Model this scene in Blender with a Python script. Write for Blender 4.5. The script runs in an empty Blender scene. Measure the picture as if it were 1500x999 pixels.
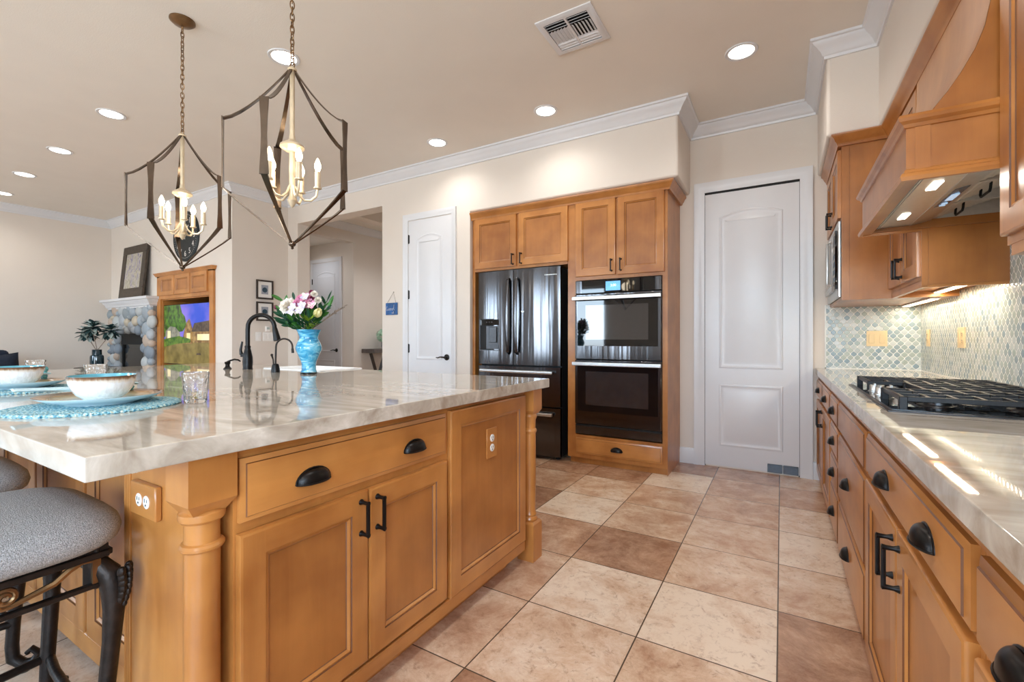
import bpy, bmesh, math, random
from mathutils import Vector, Matrix, noise
PI = math.pi
S = bpy.context.scene
C = S.collection

# ------------------------------------------------------------------ camera, world, exposure
cam_d = bpy.data.cameras.new('camera')
cam = bpy.data.objects.new('camera', cam_d); C.objects.link(cam)
cam_d.sensor_width = 36.0
cam_d.lens = 667.72 / 1500.0 * 36.0
cam_d.shift_y = -3.0 / 1500.0
cam_d.clip_start = 0.02
cam.location = (0, 0, 1.125)
cam.rotation_euler = (PI / 2, 0, math.radians(30.573))
S.camera = cam
S.view_settings.view_transform = 'Standard'
S.view_settings.look = 'None'
S.view_settings.gamma = 1.0
S.view_settings.use_curve_mapping = False
S.view_settings.exposure = 0.14
try:
    S.cycles.use_denoising = True
    S.cycles.max_bounces = 10
    S.cycles.diffuse_bounces = 6
    S.cycles.glossy_bounces = 5
    S.cycles.transmission_bounces = 8
    S.cycles.caustics_reflective = False
    S.cycles.caustics_refractive = False
    S.cycles.sample_clamp_indirect = 6.0
except Exception:
    pass
world = bpy.data.worlds.new('world'); S.world = world
world.use_nodes = True
wn, wl = world.node_tree.nodes, world.node_tree.links
wn.clear()
wo = wn.new('ShaderNodeOutputWorld'); bg = wn.new('ShaderNodeBackground')
tc = wn.new('ShaderNodeTexCoord'); sx = wn.new('ShaderNodeSeparateXYZ'); rp = wn.new('ShaderNodeValToRGB')
wl.new(tc.outputs['Generated'], sx.inputs[0]); 
mz = wn.new('ShaderNodeMapRange'); mz.inputs['From Min'].default_value = -1; mz.inputs['From Max'].default_value = 1
wl.new(sx.outputs['Z'], mz.inputs['Value']); wl.new(mz.outputs[0], rp.inputs[0])
rp.color_ramp.elements[0].position = 0.0; rp.color_ramp.elements[0].color = (0.44, 0.48, 0.52, 1)
rp.color_ramp.elements[1].position = 0.8; rp.color_ramp.elements[1].color = (0.38, 0.64, 1.0, 1)
for p_, c_ in ((0.485, (0.54, 0.60, 0.64, 1)), (0.505, (0.72, 0.87, 1.0, 1)), (0.6, (0.56, 0.78, 1.0, 1))):
    e_ = rp.color_ramp.elements.new(p_); e_.color = c_
wl.new(rp.outputs[0], bg.inputs[0]); wl.new(bg.outputs[0], wo.inputs[0])
bg.inputs[1].default_value = 20.0

def area(name, loc, rot, sx_, sy_, power, col=(1, 1, 1)):
    d = bpy.data.lights.new(name, 'AREA'); d.shape = 'RECTANGLE'; d.size = sx_; d.size_y = sy_
    d.energy = power; d.color = col
    o = bpy.data.objects.new(name, d); C.objects.link(o); o.location = loc; o.rotation_euler = rot
    d.cycles.is_portal = True
    return o
# daylight entering by the windows behind the camera (all stand in openings of the rear and nook walls; the kitchen one is added)
DAY = (0.84, 0.92, 1.0)
area('daylight_rear_slider', (-4.32, -3.42, 1.22), (PI / 2, 0, 0), 1.16, 2.45, 1, DAY)
area('daylight_rear_left', (-8.15, -3.42, 1.6), (PI / 2, 0, 0), 1.5, 1.6, 1, DAY)
area('daylight_rear_added', (-.55, -3.42, 1.85), (PI / 2, 0, 0), 2.1, 1.3, 1, DAY)  # unseen window, added for front light on floor and cabinets
area('daylight_nook_window', (1.85, -3.42, 1.7), (PI / 2, 0, 0), 1.8, 1.7, 1, DAY)
area('daylight_nook_side', (3.22, -1.9, 1.7), (PI / 2, 0, PI / 2), 1.9, 1.7, 1, DAY)

# ------------------------------------------------------------------ helpers
def lin(c):
    return tuple(((v / 255.0) / 12.92 if v / 255.0 <= 0.04045 else ((v / 255.0 + 0.055) / 1.055) ** 2.4) for v in c) + (1,)

class MB:
    def __init__(s, X=None):
        s.bm = bmesh.new(); s.X = X or Matrix(); s.wn = False
    def v(s, p):
        return s.bm.verts.new(s.X @ Vector(p))
    def f(s, vs, m=0):
        try:
            f = s.bm.faces.new(vs); f.material_index = m; return f
        except ValueError:
            return None
    def poly(s, pts, m=0):
        return s.f([s.v(p) for p in pts], m)
    def box(s, x0, x1, y0, y1, z0, z1, b=0.0, m=0, seg=1):
        if x0 > x1: x0, x1 = x1, x0
        if y0 > y1: y0, y1 = y1, y0
        if z0 > z1: z0, z1 = z1, z0
        if b > 0 and seg > 1: s.wn = True
        vs = [s.v((x, y, z)) for z in (z0, z1) for y in (y0, y1) for x in (x0, x1)]
        fs = [s.f([vs[i] for i in q], m) for q in ((0, 2, 3, 1), (4, 5, 7, 6), (0, 1, 5, 4), (2, 6, 7, 3), (0, 4, 6, 2), (1, 3, 7, 5))]
        if b > 0:
            es = list({e for f in fs for e in f.edges})
            r = bmesh.ops.bevel(s.bm, geom=es, offset=b, segments=seg, affect='EDGES', profile=0.5)
            for f in r['faces']: f.material_index = m
        return s
    def loft(s, rings, m=0, closed=True, cap0=True, cap1=True, loop=False):
        R = [[s.v(p) for p in r] for r in rings]
        n = len(R[0]); k = len(R)
        for i in range(k if loop else k - 1):
            a, b = R[i], R[(i + 1) % k]
            for j in range(n if closed else n - 1):
                s.f([a[j], a[(j + 1) % n], b[(j + 1) % n], b[j]], m)
        if closed and not loop:
            if cap0: s.f(list(reversed(R[0])), m)
            if cap1: s.f(R[-1], m)
        return s
    def lathe(s, prof, c=(0, 0, 0), n=24, m=0, X=None, cap=True):
        M = Matrix.Translation(Vector(c)) @ (X or Matrix())
        rings = [[M @ Vector((max(r, 1e-4) * math.cos(2 * PI * k / n), max(r, 1e-4) * math.sin(2 * PI * k / n), z)) for k in range(n)] for r, z in prof]
        return s.loft(rings, m, True, cap, cap)
    def tube(s, pts, r, n=8, m=0, closed=False, sx=1.0, sy=1.0, up=None):
        P = [Vector(p) for p in pts]; k = len(P)
        rr = r if isinstance(r, (list, tuple)) else [r] * k
        T = []
        for i in range(k):
            if closed: t = P[(i + 1) % k] - P[i - 1]
            else: t = P[min(i + 1, k - 1)] - P[max(i - 1, 0)]
            T.append(t.normalized())
        u = Vector(up) if up else (Vector((0, 0, 1)) if abs(T[0].z) < 0.9 else Vector((1, 0, 0)))
        rings = []
        for i in range(k):
            if up and not closed: u = Vector(up)
            a = (u - T[i] * u.dot(T[i]))
            if a.length < 1e-5: a = T[i].orthogonal()
            a.normalize(); b = T[i].cross(a); u = a
            rings.append([P[i] + (a * math.cos(2 * PI * j / n) * sx + b * math.sin(2 * PI * j / n) * sy) * rr[i] for j in range(n)])
        return s.loft(rings, m, True, True, True, closed)
    def strap(s, pts, widths, th, side, m=0):
        P = [Vector(p) for p in pts]; k = len(P); rings = []
        for i in range(k):
            t = (P[min(i + 1, k - 1)] - P[max(i - 1, 0)]).normalized()
            a = Vector(side); a = (a - t * a.dot(t)).normalized(); b = t.cross(a)
            w = widths[i] / 2
            rings.append([P[i] + a * w + b * th / 2, P[i] - a * w + b * th / 2, P[i] - a * w - b * th / 2, P[i] + a * w - b * th / 2])
        return s.loft(rings, m)
    def ball(s, c, r, nu=14, nv=8, m=0, X=None):
        rx, ry, rz = r if isinstance(r, (list, tuple)) else (r, r, r)
        M = Matrix.Translation(Vector(c)) @ (X or Matrix())
        rings = []
        for i in range(1, nv):
            a = -PI / 2 + PI * i / nv
            rings.append([M @ Vector((rx * math.cos(a) * math.cos(2 * PI * j / nu), ry * math.cos(a) * math.sin(2 * PI * j / nu), rz * math.sin(a))) for j in range(nu)])
        R = [[s.v(p) for p in r_] for r_ in rings]
        b = s.v(M @ Vector((0, 0, -rz))); t = s.v(M @ Vector((0, 0, rz)))
        for i in range(len(R) - 1):
            for j in range(nu): s.f([R[i][j], R[i][(j + 1) % nu], R[i + 1][(j + 1) % nu], R[i + 1][j]], m)
        for j in range(nu):
            s.f([b, R[0][(j + 1) % nu], R[0][j]], m); s.f([t, R[-1][j], R[-1][(j + 1) % nu]], m)
        return s
    def prism(s, pts, z0, z1, m=0, b=0.0):
        vs0 = [s.v((p[0], p[1], z0)) for p in pts]; vs1 = [s.v((p[0], p[1], z1)) for p in pts]
        n = len(pts); fs = []
        fs.append(s.f(list(reversed(vs0)), m)); fs.append(s.f(vs1, m))
        for i in range(n): fs.append(s.f([vs0[i], vs0[(i + 1) % n], vs1[(i + 1) % n], vs1[i]], m))
        if b > 0:
            s.wn = True
            es = list({e for f in fs if f for e in f.edges})
            bmesh.ops.bevel(s.bm, geom=es, offset=b, segments=2, affect='EDGES', profile=0.5)
        return s
    def sweep(s, path, prof, m=0, side=1):
        """sweep profile (out, z) along an XY polyline; 'out' points to the right of the direction"""
        P = [Vector((p[0], p[1])) for p in path]; k = len(P); rings = []
        for i in range(k):
            d0 = (P[i] - P[i - 1]).normalized() if i > 0 else (P[1] - P[0]).normalized()
            d1 = (P[i + 1] - P[i]).normalized() if i < k - 1 else d0
            n0 = Vector((d0.y, -d0.x)) * side; n1 = Vector((d1.y, -d1.x)) * side
            q = n0 + n1; q = q / max(q.dot(n0), 0.2)
            rings.append([(P[i].x + q.x * o, P[i].y + q.y * o, z) for o, z in prof])
        return s.loft(rings, m)
    def build(s, name, mats, parent=None, local=False, ang=38, subs=0, group=None):
        bm = s.bm
        bmesh.ops.recalc_face_normals(bm, faces=bm.faces[:])
        for f in bm.faces: f.smooth = True
        ca = math.radians(ang)
        for e in bm.edges:
            if len(e.link_faces) == 2 and e.calc_face_angle(0) > ca: e.smooth = False
        me = bpy.data.meshes.new(name); bm.to_mesh(me); bm.free()
        for m in (mats if isinstance(mats, (list, tuple)) else [mats]): me.materials.append(m)
        o = bpy.data.objects.new(name, me); C.objects.link(o)
        if s.wn:
            md = o.modifiers.new('weighted', 'WEIGHTED_NORMAL'); md.keep_sharp = True; md.weight = 100
        if subs:
            md = o.modifiers.new('sub', 'SUBSURF'); md.levels = subs; md.render_levels = subs
        if parent:
            o.parent = parent
            if not local: o.location = -root_loc(parent)
        return o

def root_loc(p):
    v = Vector((0, 0, 0))
    while p: v = v + p.location; p = p.parent
    return v
def tag(o, label=None, cat=None, group=None, kind=None):
    if label: o['label'] = label
    if cat: o['category'] = cat
    if group: o['group'] = group
    if kind: o['kind'] = kind
    return o
def thing(name, label, cat, loc=(0, 0, 0), group=None, rz=0):
    o = bpy.data.objects.new(name, None); C.objects.link(o); o.location = loc; o.rotation_euler = (0, 0, rz)
    o.empty_display_size = 0.05
    return tag(o, label, cat, group)
def struct(o): o['kind'] = 'structure'; return o
def copy_tree(o, parent=None):
    c = o.copy(); C.objects.link(c)
    if parent: c.parent = parent
    for ch in list(o.children): copy_tree(ch, c)
    return c
def face_y(y): return Matrix(((1, 0, 0, 0), (0, 0, -1, y), (0, 1, 0, 0), (0, 0, 0, 1)))     # faces -Y : a = x
def face_px(x): return Matrix(((0, 0, 1, x), (1, 0, 0, 0), (0, 1, 0, 0), (0, 0, 0, 1)))     # faces +X : a = y
def face_nx(x): return Matrix(((0, 0, -1, x), (-1, 0, 0, 0), (0, 1, 0, 0), (0, 0, 0, 1)))   # faces -X : a = -y
def arc(c, r, a0, a1, n, plane='xz'):
    out = []
    for i in range(n + 1):
        a = math.radians(a0 + (a1 - a0) * i / n)
        if plane == 'xz': out.append((c[0] + r * math.cos(a), c[1], c[2] + r * math.sin(a)))
        elif plane == 'xy': out.append((c[0] + r * math.cos(a), c[1] + r * math.sin(a), c[2]))
        else: out.append((c[0], c[1] + r * math.cos(a), c[2] + r * math.sin(a)))
    return out
def text_mesh(mb, txt, size, M, m=0, extrude=0.0006, align='CENTER'):
    cu = bpy.data.curves.new('t', 'FONT'); cu.body = txt; cu.size = size; cu.align_x = align; cu.align_y = 'CENTER'
    cu.extrude = extrude; cu.resolution_u = 3
    ob = bpy.data.objects.new('t', cu); C.objects.link(ob)
    dg = bpy.context.evaluated_depsgraph_get(); me = bpy.data.meshes.new_from_object(ob.evaluated_get(dg))
    bpy.data.objects.remove(ob); bpy.data.curves.remove(cu)
    vs = [mb.bm.verts.new(mb.X @ (M @ v.co)) for v in me.vertices]
    for p in me.polygons:
        try:
            f = mb.bm.faces.new([vs[i] for i in p.vertices]); f.material_index = m
        except ValueError: pass
    bpy.data.meshes.remove(me)

# ------------------------------------------------------------------ materials
def newmat(name):
    m = bpy.data.materials.new(name); m.use_nodes = True
    n, l = m.node_tree.nodes, m.node_tree.links
    return m, n, l, n['Principled BSDF']
def setp(b, **k):
    for key, v in k.items():
        key = key.replace('_', ' ')
        if key in b.inputs: b.inputs[key].default_value = v
def plain(name, col, rough=0.5, metal=0.0, var=0.06, scale=9.0, bump=0.0, bscale=200.0, emit=None, estr=0.0, coat=0.0, spec=0.5):
    m, n, l, b = newmat(name)
    c = lin(col)
    tcn = n.new('ShaderNodeTexCoord')
    nz = n.new('ShaderNodeTexNoise'); nz.inputs['Scale'].default_value = scale; nz.inputs['Detail'].default_value = 3
    l.new(tcn.outputs['Object'], nz.inputs['Vector'])
    r = n.new('ShaderNodeValToRGB')
    r.color_ramp.elements[0].position = 0.3; r.color_ramp.elements[1].position = 0.7
    r.color_ramp.elements[0].color = tuple(max(0, v * (1 - var)) for v in c[:3]) + (1,)
    r.color_ramp.elements[1].color = tuple(min(1, v * (1 + var)) for v in c[:3]) + (1,)
    l.new(nz.outputs['Fac'], r.inputs[0]); l.new(r.outputs[0], b.inputs['Base Color'])
    setp(b, Roughness=rough, Metallic=metal, Coat_Weight=coat, Specular_IOR_Level=spec)
    if bump > 0:
        n2 = n.new('ShaderNodeTexNoise'); n2.inputs['Scale'].default_value = bscale; n2.inputs['Detail'].default_value = 2
        l.new(tcn.outputs['Object'], n2.inputs['Vector'])
        bp = n.new('ShaderNodeBump'); bp.inputs['Strength'].default_value = bump; bp.inputs['Distance'].default_value = 0.004
        l.new(n2.outputs['Fac'], bp.inputs['Height']); l.new(bp.outputs[0], b.inputs['Normal'])
    if emit:
        b.inputs['Emission Color'].default_value = lin(emit); b.inputs['Emission Strength'].default_value = estr
    return m
def wood(name, axis, c0, c1, rough=0.32):
    m, n, l, b = newmat(name)
    t = n.new('ShaderNodeTexCoord'); mp = n.new('ShaderNodeMapping')
    sc = [18, 18, 18]; sc['xyz'.index(axis)] = 1.6
    mp.inputs['Scale'].default_value = sc
    l.new(t.outputs['Object'], mp.inputs['Vector'])
    n1 = n.new('ShaderNodeTexNoise'); n1.inputs['Scale'].default_value = 1.0; n1.inputs['Detail'].default_value = 6; n1.inputs['Roughness'].default_value = 0.62
    n1.inputs['Distortion'].default_value = 0.6
    l.new(mp.outputs[0], n1.inputs['Vector'])
    n2 = n.new('ShaderNodeTexNoise'); n2.inputs['Scale'].default_value = 5.0; n2.inputs['Detail'].default_value = 3
    l.new(t.outputs['Object'], n2.inputs['Vector'])
    oi = n.new('ShaderNodeObjectInfo')
    ad = n.new('ShaderNodeMath'); ad.operation = 'MULTIPLY_ADD'; ad.inputs[1].default_value = 0.30
    l.new(n1.outputs['Fac'], ad.inputs[0])
    m2 = n.new('ShaderNodeMath'); m2.operation = 'MULTIPLY_ADD'; m2.inputs[1].default_value = 0.70; l.new(n2.outputs['Fac'], m2.inputs[0])
    m3 = n.new('ShaderNodeMath'); m3.operation = 'MULTIPLY_ADD'; m3.inputs[1].default_value = 0.16; m3.inputs[2].default_value = -0.08
    l.new(oi.outputs['Random'], m3.inputs[0]); l.new(m3.outputs[0], m2.inputs[2]); l.new(m2.outputs[0], ad.inputs[2])
    r = n.new('ShaderNodeValToRGB'); r.color_ramp.elements[0].position = 0.28; r.color_ramp.elements[1].position = 0.74
    r.color_ramp.elements[0].color = lin(c0); r.color_ramp.elements[1].color = lin(c1)
    l.new(ad.outputs[0], r.inputs[0]); l.new(r.outputs[0], b.inputs['Base Color'])
    setp(b, Roughness=rough, Coat_Weight=0.25, Coat_Roughness=0.18)
    return m
W0, W1 = (150, 91, 40), (200, 137, 72)
WZ = wood('maple_upright', 'z', W0, W1); WX = wood('maple_along_x', 'x', W0, W1); WY = wood('maple_along_y', 'y', W0, W1)
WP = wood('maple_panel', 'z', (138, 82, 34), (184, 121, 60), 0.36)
WD = wood('maple_dark_line', 'z', (84, 46, 18), (118, 68, 30), 0.4)  # darker brown for the steps around panels and drawer fronts
wall_m = plain('wall_paint', (219, 210, 200), 0.75, 0, 0.015, 3, 0.18, 150)
ceil_m = plain('ceiling_paint', (228, 222, 213), 0.8, 0, 0.015, 3, 0.2, 130)
white_m = plain('white_trim_paint', (216, 217, 220), 0.32, 0, 0.01)
shadedw_m = plain('white_paint_shaded', (206, 208, 214), 0.4, 0, 0.01)  # greyer copy of the trim white, hall dimness put into the colour
black_m = plain('oil_rubbed_black', (26, 23, 22), 0.34, 0.6, 0.25, 40)
iron_m = plain('wrought_iron', (44, 37, 33), 0.42, 0.7, 0.35, 30, 0.25, 90)
steel_m = plain('brushed_steel', (204, 204, 202), 0.34, 1.0, 0.05, 60)
dsteel_m = plain('dark_steel', (74, 74, 76), 0.3, 1.0, 0.1, 60)
dark_m = plain('black_and_gap_shade', (10, 10, 11), 0.7, 0, 0.1)  # black for dark parts; also stands in for shade in gaps
castiron_m = plain('cast_iron', (30, 30, 32), 0.45, 0.3, 0.2, 60, 0.15, 300)
almond_m = plain('almond_plastic', (226, 203, 158), 0.4, 0, 0.02)
plate_m = plain('white_plastic', (234, 232, 228), 0.4, 0, 0.02)
fabric_m = plain('grey_weave', (150, 148, 147), 0.95, 0, 0.42, 330, 0.7, 420)
navy_m = plain('navy_fabric', (22, 30, 48), 0.9, 0, 0.2, 90, 0.3, 500)
bronze_m = plain('aged_bronze', (132, 104, 74), 0.3, 0.9, 0.25, 14)
strap_m = plain('pewter_bronze_strap', (104, 90, 78), 0.2, 1.0, 0.3, 10)
candle_m = plain('champagne_metal', (214, 196, 166), 0.32, 0.4, 0.08, 20)
bulb_m = plain('lit_bulb', (255, 240, 214), 0.2, 0, 0, 5, 0, 1, (255, 232, 196), 7)
lens_m = plain('lit_can_lens', (255, 250, 240), 0.3, 0, 0, 5, 0, 1, (255, 246, 232), 9)
led_m = plain('lit_led_strip', (255, 240, 214), 0.3, 0, 0, 5, 0, 1, (255, 226, 178), 9)
baffle_m = plain('baffle_steel', (206, 204, 198), 0.42, 0.45, 0.04, 60)
basin_m = plain('white_fireclay', (244, 244, 243), 0.15, 0, 0.01)

def black_stainless():
    m, n, l, b = newmat('black_stainless')
    t = n.new('ShaderNodeTexCoord'); mp = n.new('ShaderNodeMapping'); mp.inputs['Scale'].default_value = (3.2, 3.2, 0.15)
    l.new(t.outputs['Object'], mp.inputs[0])
    nz = n.new('ShaderNodeTexNoise'); nz.inputs['Scale'].default_value = 1.6; nz.inputs['Detail'].default_value = 3
    l.new(mp.outputs[0], nz.inputs['Vector'])
    bp = n.new('ShaderNodeBump'); bp.inputs['Strength'].default_value = 0.5; bp.inputs['Distance'].default_value = 0.03
    l.new(nz.outputs['Fac'], bp.inputs['Height']); l.new(bp.outputs[0], b.inputs['Normal'])
    b.inputs['Base Color'].default_value = lin((92, 92, 95)); setp(b, Metallic=1.0, Roughness=0.17)
    return m
bstain_m = black_stainless()
blackglass_m = plain('black_glass', (12, 12, 14), 0.03, 0, 0.05, 5)

def travertine():
    m, n, l, b = newmat('travertine_tile')
    P, X0, Y0 = 0.4602, -0.9325, 1.7196
    t = n.new('ShaderNodeTexCoord')
    mp = n.new('ShaderNodeMapping'); mp.inputs['Location'].default_value = (-X0 / P, -Y0 / P, 0); mp.inputs['Scale'].default_value = (1 / P, 1 / P, 1 / P)
    l.new(t.outputs['Object'], mp.inputs[0])
    fl = n.new('ShaderNodeVectorMath'); fl.operation = 'FLOOR'; l.new(mp.outputs[0], fl.inputs[0])
    sp = n.new('ShaderNodeSeparateXYZ'); l.new(fl.outputs[0], sp.inputs[0])
    cb = n.new('ShaderNodeCombineXYZ'); l.new(sp.outputs[0], cb.inputs[0]); l.new(sp.outputs[1], cb.inputs[1])
    wh = n.new('ShaderNodeTexWhiteNoise'); wh.noise_dimensions = '2D'; l.new(cb.outputs[0], wh.inputs['Vector'])
    # per tile offset so the pattern jumps at each joint
    sc = n.new('ShaderNodeVectorMath'); sc.operation = 'SCALE'; sc.inputs['Scale'].default_value = 37.0; l.new(wh.outputs['Color'], sc.inputs[0])
    ad = n.new('ShaderNodeVectorMath'); l.new(t.outputs['Object'], ad.inputs[0]); l.new(sc.outputs[0], ad.inputs[1])
    n1 = n.new('ShaderNodeTexNoise'); n1.inputs['Scale'].default_value = 4.6; n1.inputs['Detail'].default_value = 12; n1.inputs['Roughness'].default_value = 0.76; n1.inputs['Distortion'].default_value = 0.35
    l.new(ad.outputs[0], n1.inputs['Vector'])
    ma = n.new('ShaderNodeMath'); ma.operation = 'MULTIPLY_ADD'; ma.inputs[1].default_value = 0.62; l.new(wh.outputs['Value'], ma.inputs[0])
    mb_ = n.new('ShaderNodeMath'); mb_.operation = 'MULTIPLY_ADD'; mb_.inputs[1].default_value = 1.5; mb_.inputs[2].default_value = -0.56
    l.new(n1.outputs['Fac'], mb_.inputs[0]); l.new(mb_.outputs[0], ma.inputs[2])
    r = n.new('ShaderNodeValToRGB'); e = r.color_ramp.elements
    e[0].position = 0.10; e[0].color = lin((150, 110, 84)); e[1].position = 0.82; e[1].color = lin((236, 218, 196))
    a = e.new(0.36); a.color = lin((190, 151, 122)); a = e.new(0.58); a.color = lin((216, 186, 158))
    l.new(ma.outputs[0], r.inputs[0])
    n3 = n.new('ShaderNodeTexNoise'); n3.inputs['Scale'].default_value = 26; n3.inputs['Detail'].default_value = 10; n3.inputs['Roughness'].default_value = 0.8; n3.inputs['Distortion'].default_value = 0.6
    l.new(ad.outputs[0], n3.inputs['Vector'])
    r3 = n.new('ShaderNodeValToRGB'); r3.color_ramp.elements[0].position = 0.53; r3.color_ramp.elements[0].color = (0, 0, 0, 1); r3.color_ramp.elements[1].position = 0.72; r3.color_ramp.elements[1].color = (1, 1, 1, 1)
    l.new(n3.outputs['Fac'], r3.inputs[0])
    mx0 = n.new('ShaderNodeMix'); mx0.data_type = 'RGBA'; l.new(r3.outputs[0], mx0.inputs['Factor']); l.new(r.outputs[0], mx0.inputs['A']); mx0.inputs['B'].default_value = lin((160, 122, 96))
    fr = n.new('ShaderNodeVectorMath'); fr.operation = 'FRACTION'; l.new(mp.outputs[0], fr.inputs[0])
    s2 = n.new('ShaderNodeSeparateXYZ'); l.new(fr.outputs[0], s2.inputs[0])
    def edge(o):
        q = n.new('ShaderNodeMath'); q.operation = 'SUBTRACT'; q.inputs[0].default_value = 1.0; l.new(o, q.inputs[1])
        w = n.new('ShaderNodeMath'); w.operation = 'MINIMUM'; l.new(o, w.inputs[0]); l.new(q.outputs[0], w.inputs[1]); return w
    d = n.new('ShaderNodeMath'); d.operation = 'MINIMUM'; l.new(edge(s2.outputs[0]).outputs[0], d.inputs[0]); l.new(edge(s2.outputs[1]).outputs[0], d.inputs[1])
    g = n.new('ShaderNodeMath'); g.operation = 'LESS_THAN'; g.inputs[1].default_value = 0.0056; l.new(d.outputs[0], g.inputs[0])
    mx = n.new('ShaderNodeMix'); mx.data_type = 'RGBA'; l.new(g.outputs[0], mx.inputs['Factor']); l.new(mx0.outputs['Result'], mx.inputs['A']); mx.inputs['B'].default_value = lin((92, 76, 62))
    l.new(mx.outputs['Result'], b.inputs['Base Color'])
    ro = n.new('ShaderNodeMath'); ro.operation = 'MULTIPLY_ADD'; ro.inputs[1].default_value = 0.16; ro.inputs[2].default_value = 0.08; l.new(n3.outputs['Fac'], ro.inputs[0]); l.new(ro.outputs[0], b.inputs['Roughness'])
    bp = n.new('ShaderNodeBump'); bp.invert = True; bp.inputs['Strength'].default_value = 0.5; bp.inputs['Distance'].default_value = 0.002; l.new(g.outputs[0], bp.inputs['Height']); l.new(bp.outputs[0], b.inputs['Normal'])
    return m
floor_m = travertine()

def stone():
    m, n, l, b = newmat('taupe_quartzite')
    t = n.new('ShaderNodeTexCoord'); mp = n.new('ShaderNodeMapping'); mp.inputs['Rotation'].default_value = (0.35, 0.2, 0.62); mp.inputs['Scale'].default_value = (0.8, 3.2, 3.2)
    l.new(t.outputs['Object'], mp.inputs[0])
    n1 = n.new('ShaderNodeTexNoise'); n1.inputs['Scale'].default_value = 2.4; n1.inputs['Detail'].default_value = 8; n1.inputs['Roughness'].default_value = 0.6; n1.inputs['Distortion'].default_value = 1.4
    l.new(mp.outputs[0], n1.inputs['Vector'])
    r = n.new('ShaderNodeValToRGB'); e = r.color_ramp.elements
    e[0].position = 0.30; e[0].color = lin((160, 147, 132)); e[1].position = 0.72; e[1].color = lin((218, 211, 200))
    a = e.new(0.45); a.color = lin((184, 174, 160)); a = e.new(0.56); a.color = lin((198, 189, 176))
    l.new(n1.outputs['Fac'], r.inputs[0])
    n2 = n.new('ShaderNodeTexNoise'); n2.inputs['Scale'].default_value = 1.3; n2.inputs['Detail'].default_value = 4; n2.inputs['Distortion'].default_value = 1.0
    l.new(mp.outputs[0], n2.inputs['Vector'])
    r2 = n.new('ShaderNodeValToRGB'); q = r2.color_ramp.elements; q[0].position = 0.44; q[0].color = (0, 0, 0, 1); q[1].position = 0.56; q[1].color = (0, 0, 0, 1)
    z = q.new(0.5); z.color = (0.28, 0.28, 0.28, 1)
    l.new(n2.outputs['Fac'], r2.inputs[0])
    mx = n.new('ShaderNodeMix'); mx.data_type = 'RGBA'; l.new(r2.outputs[0], mx.inputs['Factor']); l.new(r.outputs[0], mx.inputs['A']); mx.inputs['B'].default_value = lin((138, 122, 106))
    l.new(mx.outputs['Result'], b.inputs['Base Color'])
    setp(b, Roughness=0.025, Specular_IOR_Level=0.6)
    return m
stone_m = stone()

def arabesque():
    m, n, l, b = newmat('arabesque_glass_tile')
    t = n.new('ShaderNodeTexCoord'); s = n.new('ShaderNodeSeparateXYZ'); l.new(t.outputs['Object'], s.inputs[0])
    def M(op, a, b_=None, c=None):
        q = n.new('ShaderNodeMath'); q.operation = op
        for i, x in enumerate((a, b_, c)):
            if x is None: continue
            if isinstance(x, (int, float)): q.inputs[i].default_value = x
            else: l.new(x, q.inputs[i])
        return q.outputs[0]
    h = M('SUBTRACT', s.outputs[0], s.outputs[1])
    hx = M('DIVIDE', h, 0.043); vz = M('DIVIDE', s.outputs[2], 0.056)
    vz = M('SUBTRACT', vz, M('MULTIPLY', M('SINE', M('MULTIPLY', vz, 4 * PI)), 0.05))
    u2 = M('ADD', hx, vz); v2 = M('SUBTRACT', hx, vz)
    cb = n.new('ShaderNodeCombineXYZ'); l.new(M('FLOOR', u2), cb.inputs[0]); l.new(M('FLOOR', v2), cb.inputs[1])
    wh = n.new('ShaderNodeTexWhiteNoise'); wh.noise_dimensions = '2D'; l.new(cb.outputs[0], wh.inputs['Vector'])
    r = n.new('ShaderNodeValToRGB'); e = r.color_ramp.elements
    e[0].position = 0.0; e[0].color = lin((142, 162, 172)); e[1].position = 1.0; e[1].color = lin((204, 210, 208))
    for p_, c_ in ((0.25, (162, 176, 178)), (0.5, (174, 184, 176)), (0.75, (186, 196, 198))):
        a = e.new(p_); a.color = lin(c_)
    l.new(wh.outputs['Value'], r.inputs[0])
    def ed(x):
        f = M('FRACT', x); return M('MINIMUM', f, M('SUBTRACT', 1.0, f))
    d = M('MINIMUM', ed(u2), ed(v2))
    g = M('LESS_THAN', d, 0.05)
    mx = n.new('ShaderNodeMix'); mx.data_type = 'RGBA'; l.new(g, mx.inputs['Factor']); l.new(r.outputs[0], mx.inputs['A']); mx.inputs['B'].default_value = lin((238, 238, 232))
    l.new(mx.outputs['Result'], b.inputs['Base Color'])
    l.new(M('MULTIPLY_ADD', g, 0.5, 0.12), b.inputs['Roughness'])
    hg = M('MINIMUM', d, 0.2)
    bp = n.new('ShaderNodeBump'); bp.inputs['Strength'].default_value = 0.6; bp.inputs['Distance'].default_value = 0.012; l.new(hg, bp.inputs['Height']); l.new(bp.outputs[0], b.inputs['Normal'])
    return m
tile_m = arabesque()
def glass_mat(name, col=(1, 1, 1, 1), rough=0.02):
    m, n, l, b = newmat(name)
    setp(b, Roughness=rough, Transmission_Weight=1.0, IOR=1.45); b.inputs['Base Color'].default_value = col
    t = n.new('ShaderNodeTexCoord'); v = n.new('ShaderNodeTexVoronoi'); v.inputs['Scale'].default_value = 70
    l.new(t.outputs['Object'], v.inputs['Vector']); bp = n.new('ShaderNodeBump'); bp.inputs['Strength'].default_value = 0.5; bp.inputs['Distance'].default_value = 0.003
    l.new(v.outputs['Distance'], bp.inputs['Height']); l.new(bp.outputs[0], b.inputs['Normal'])
    return m
tumbler_m = glass_mat('ribbed_clear_glass')

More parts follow.
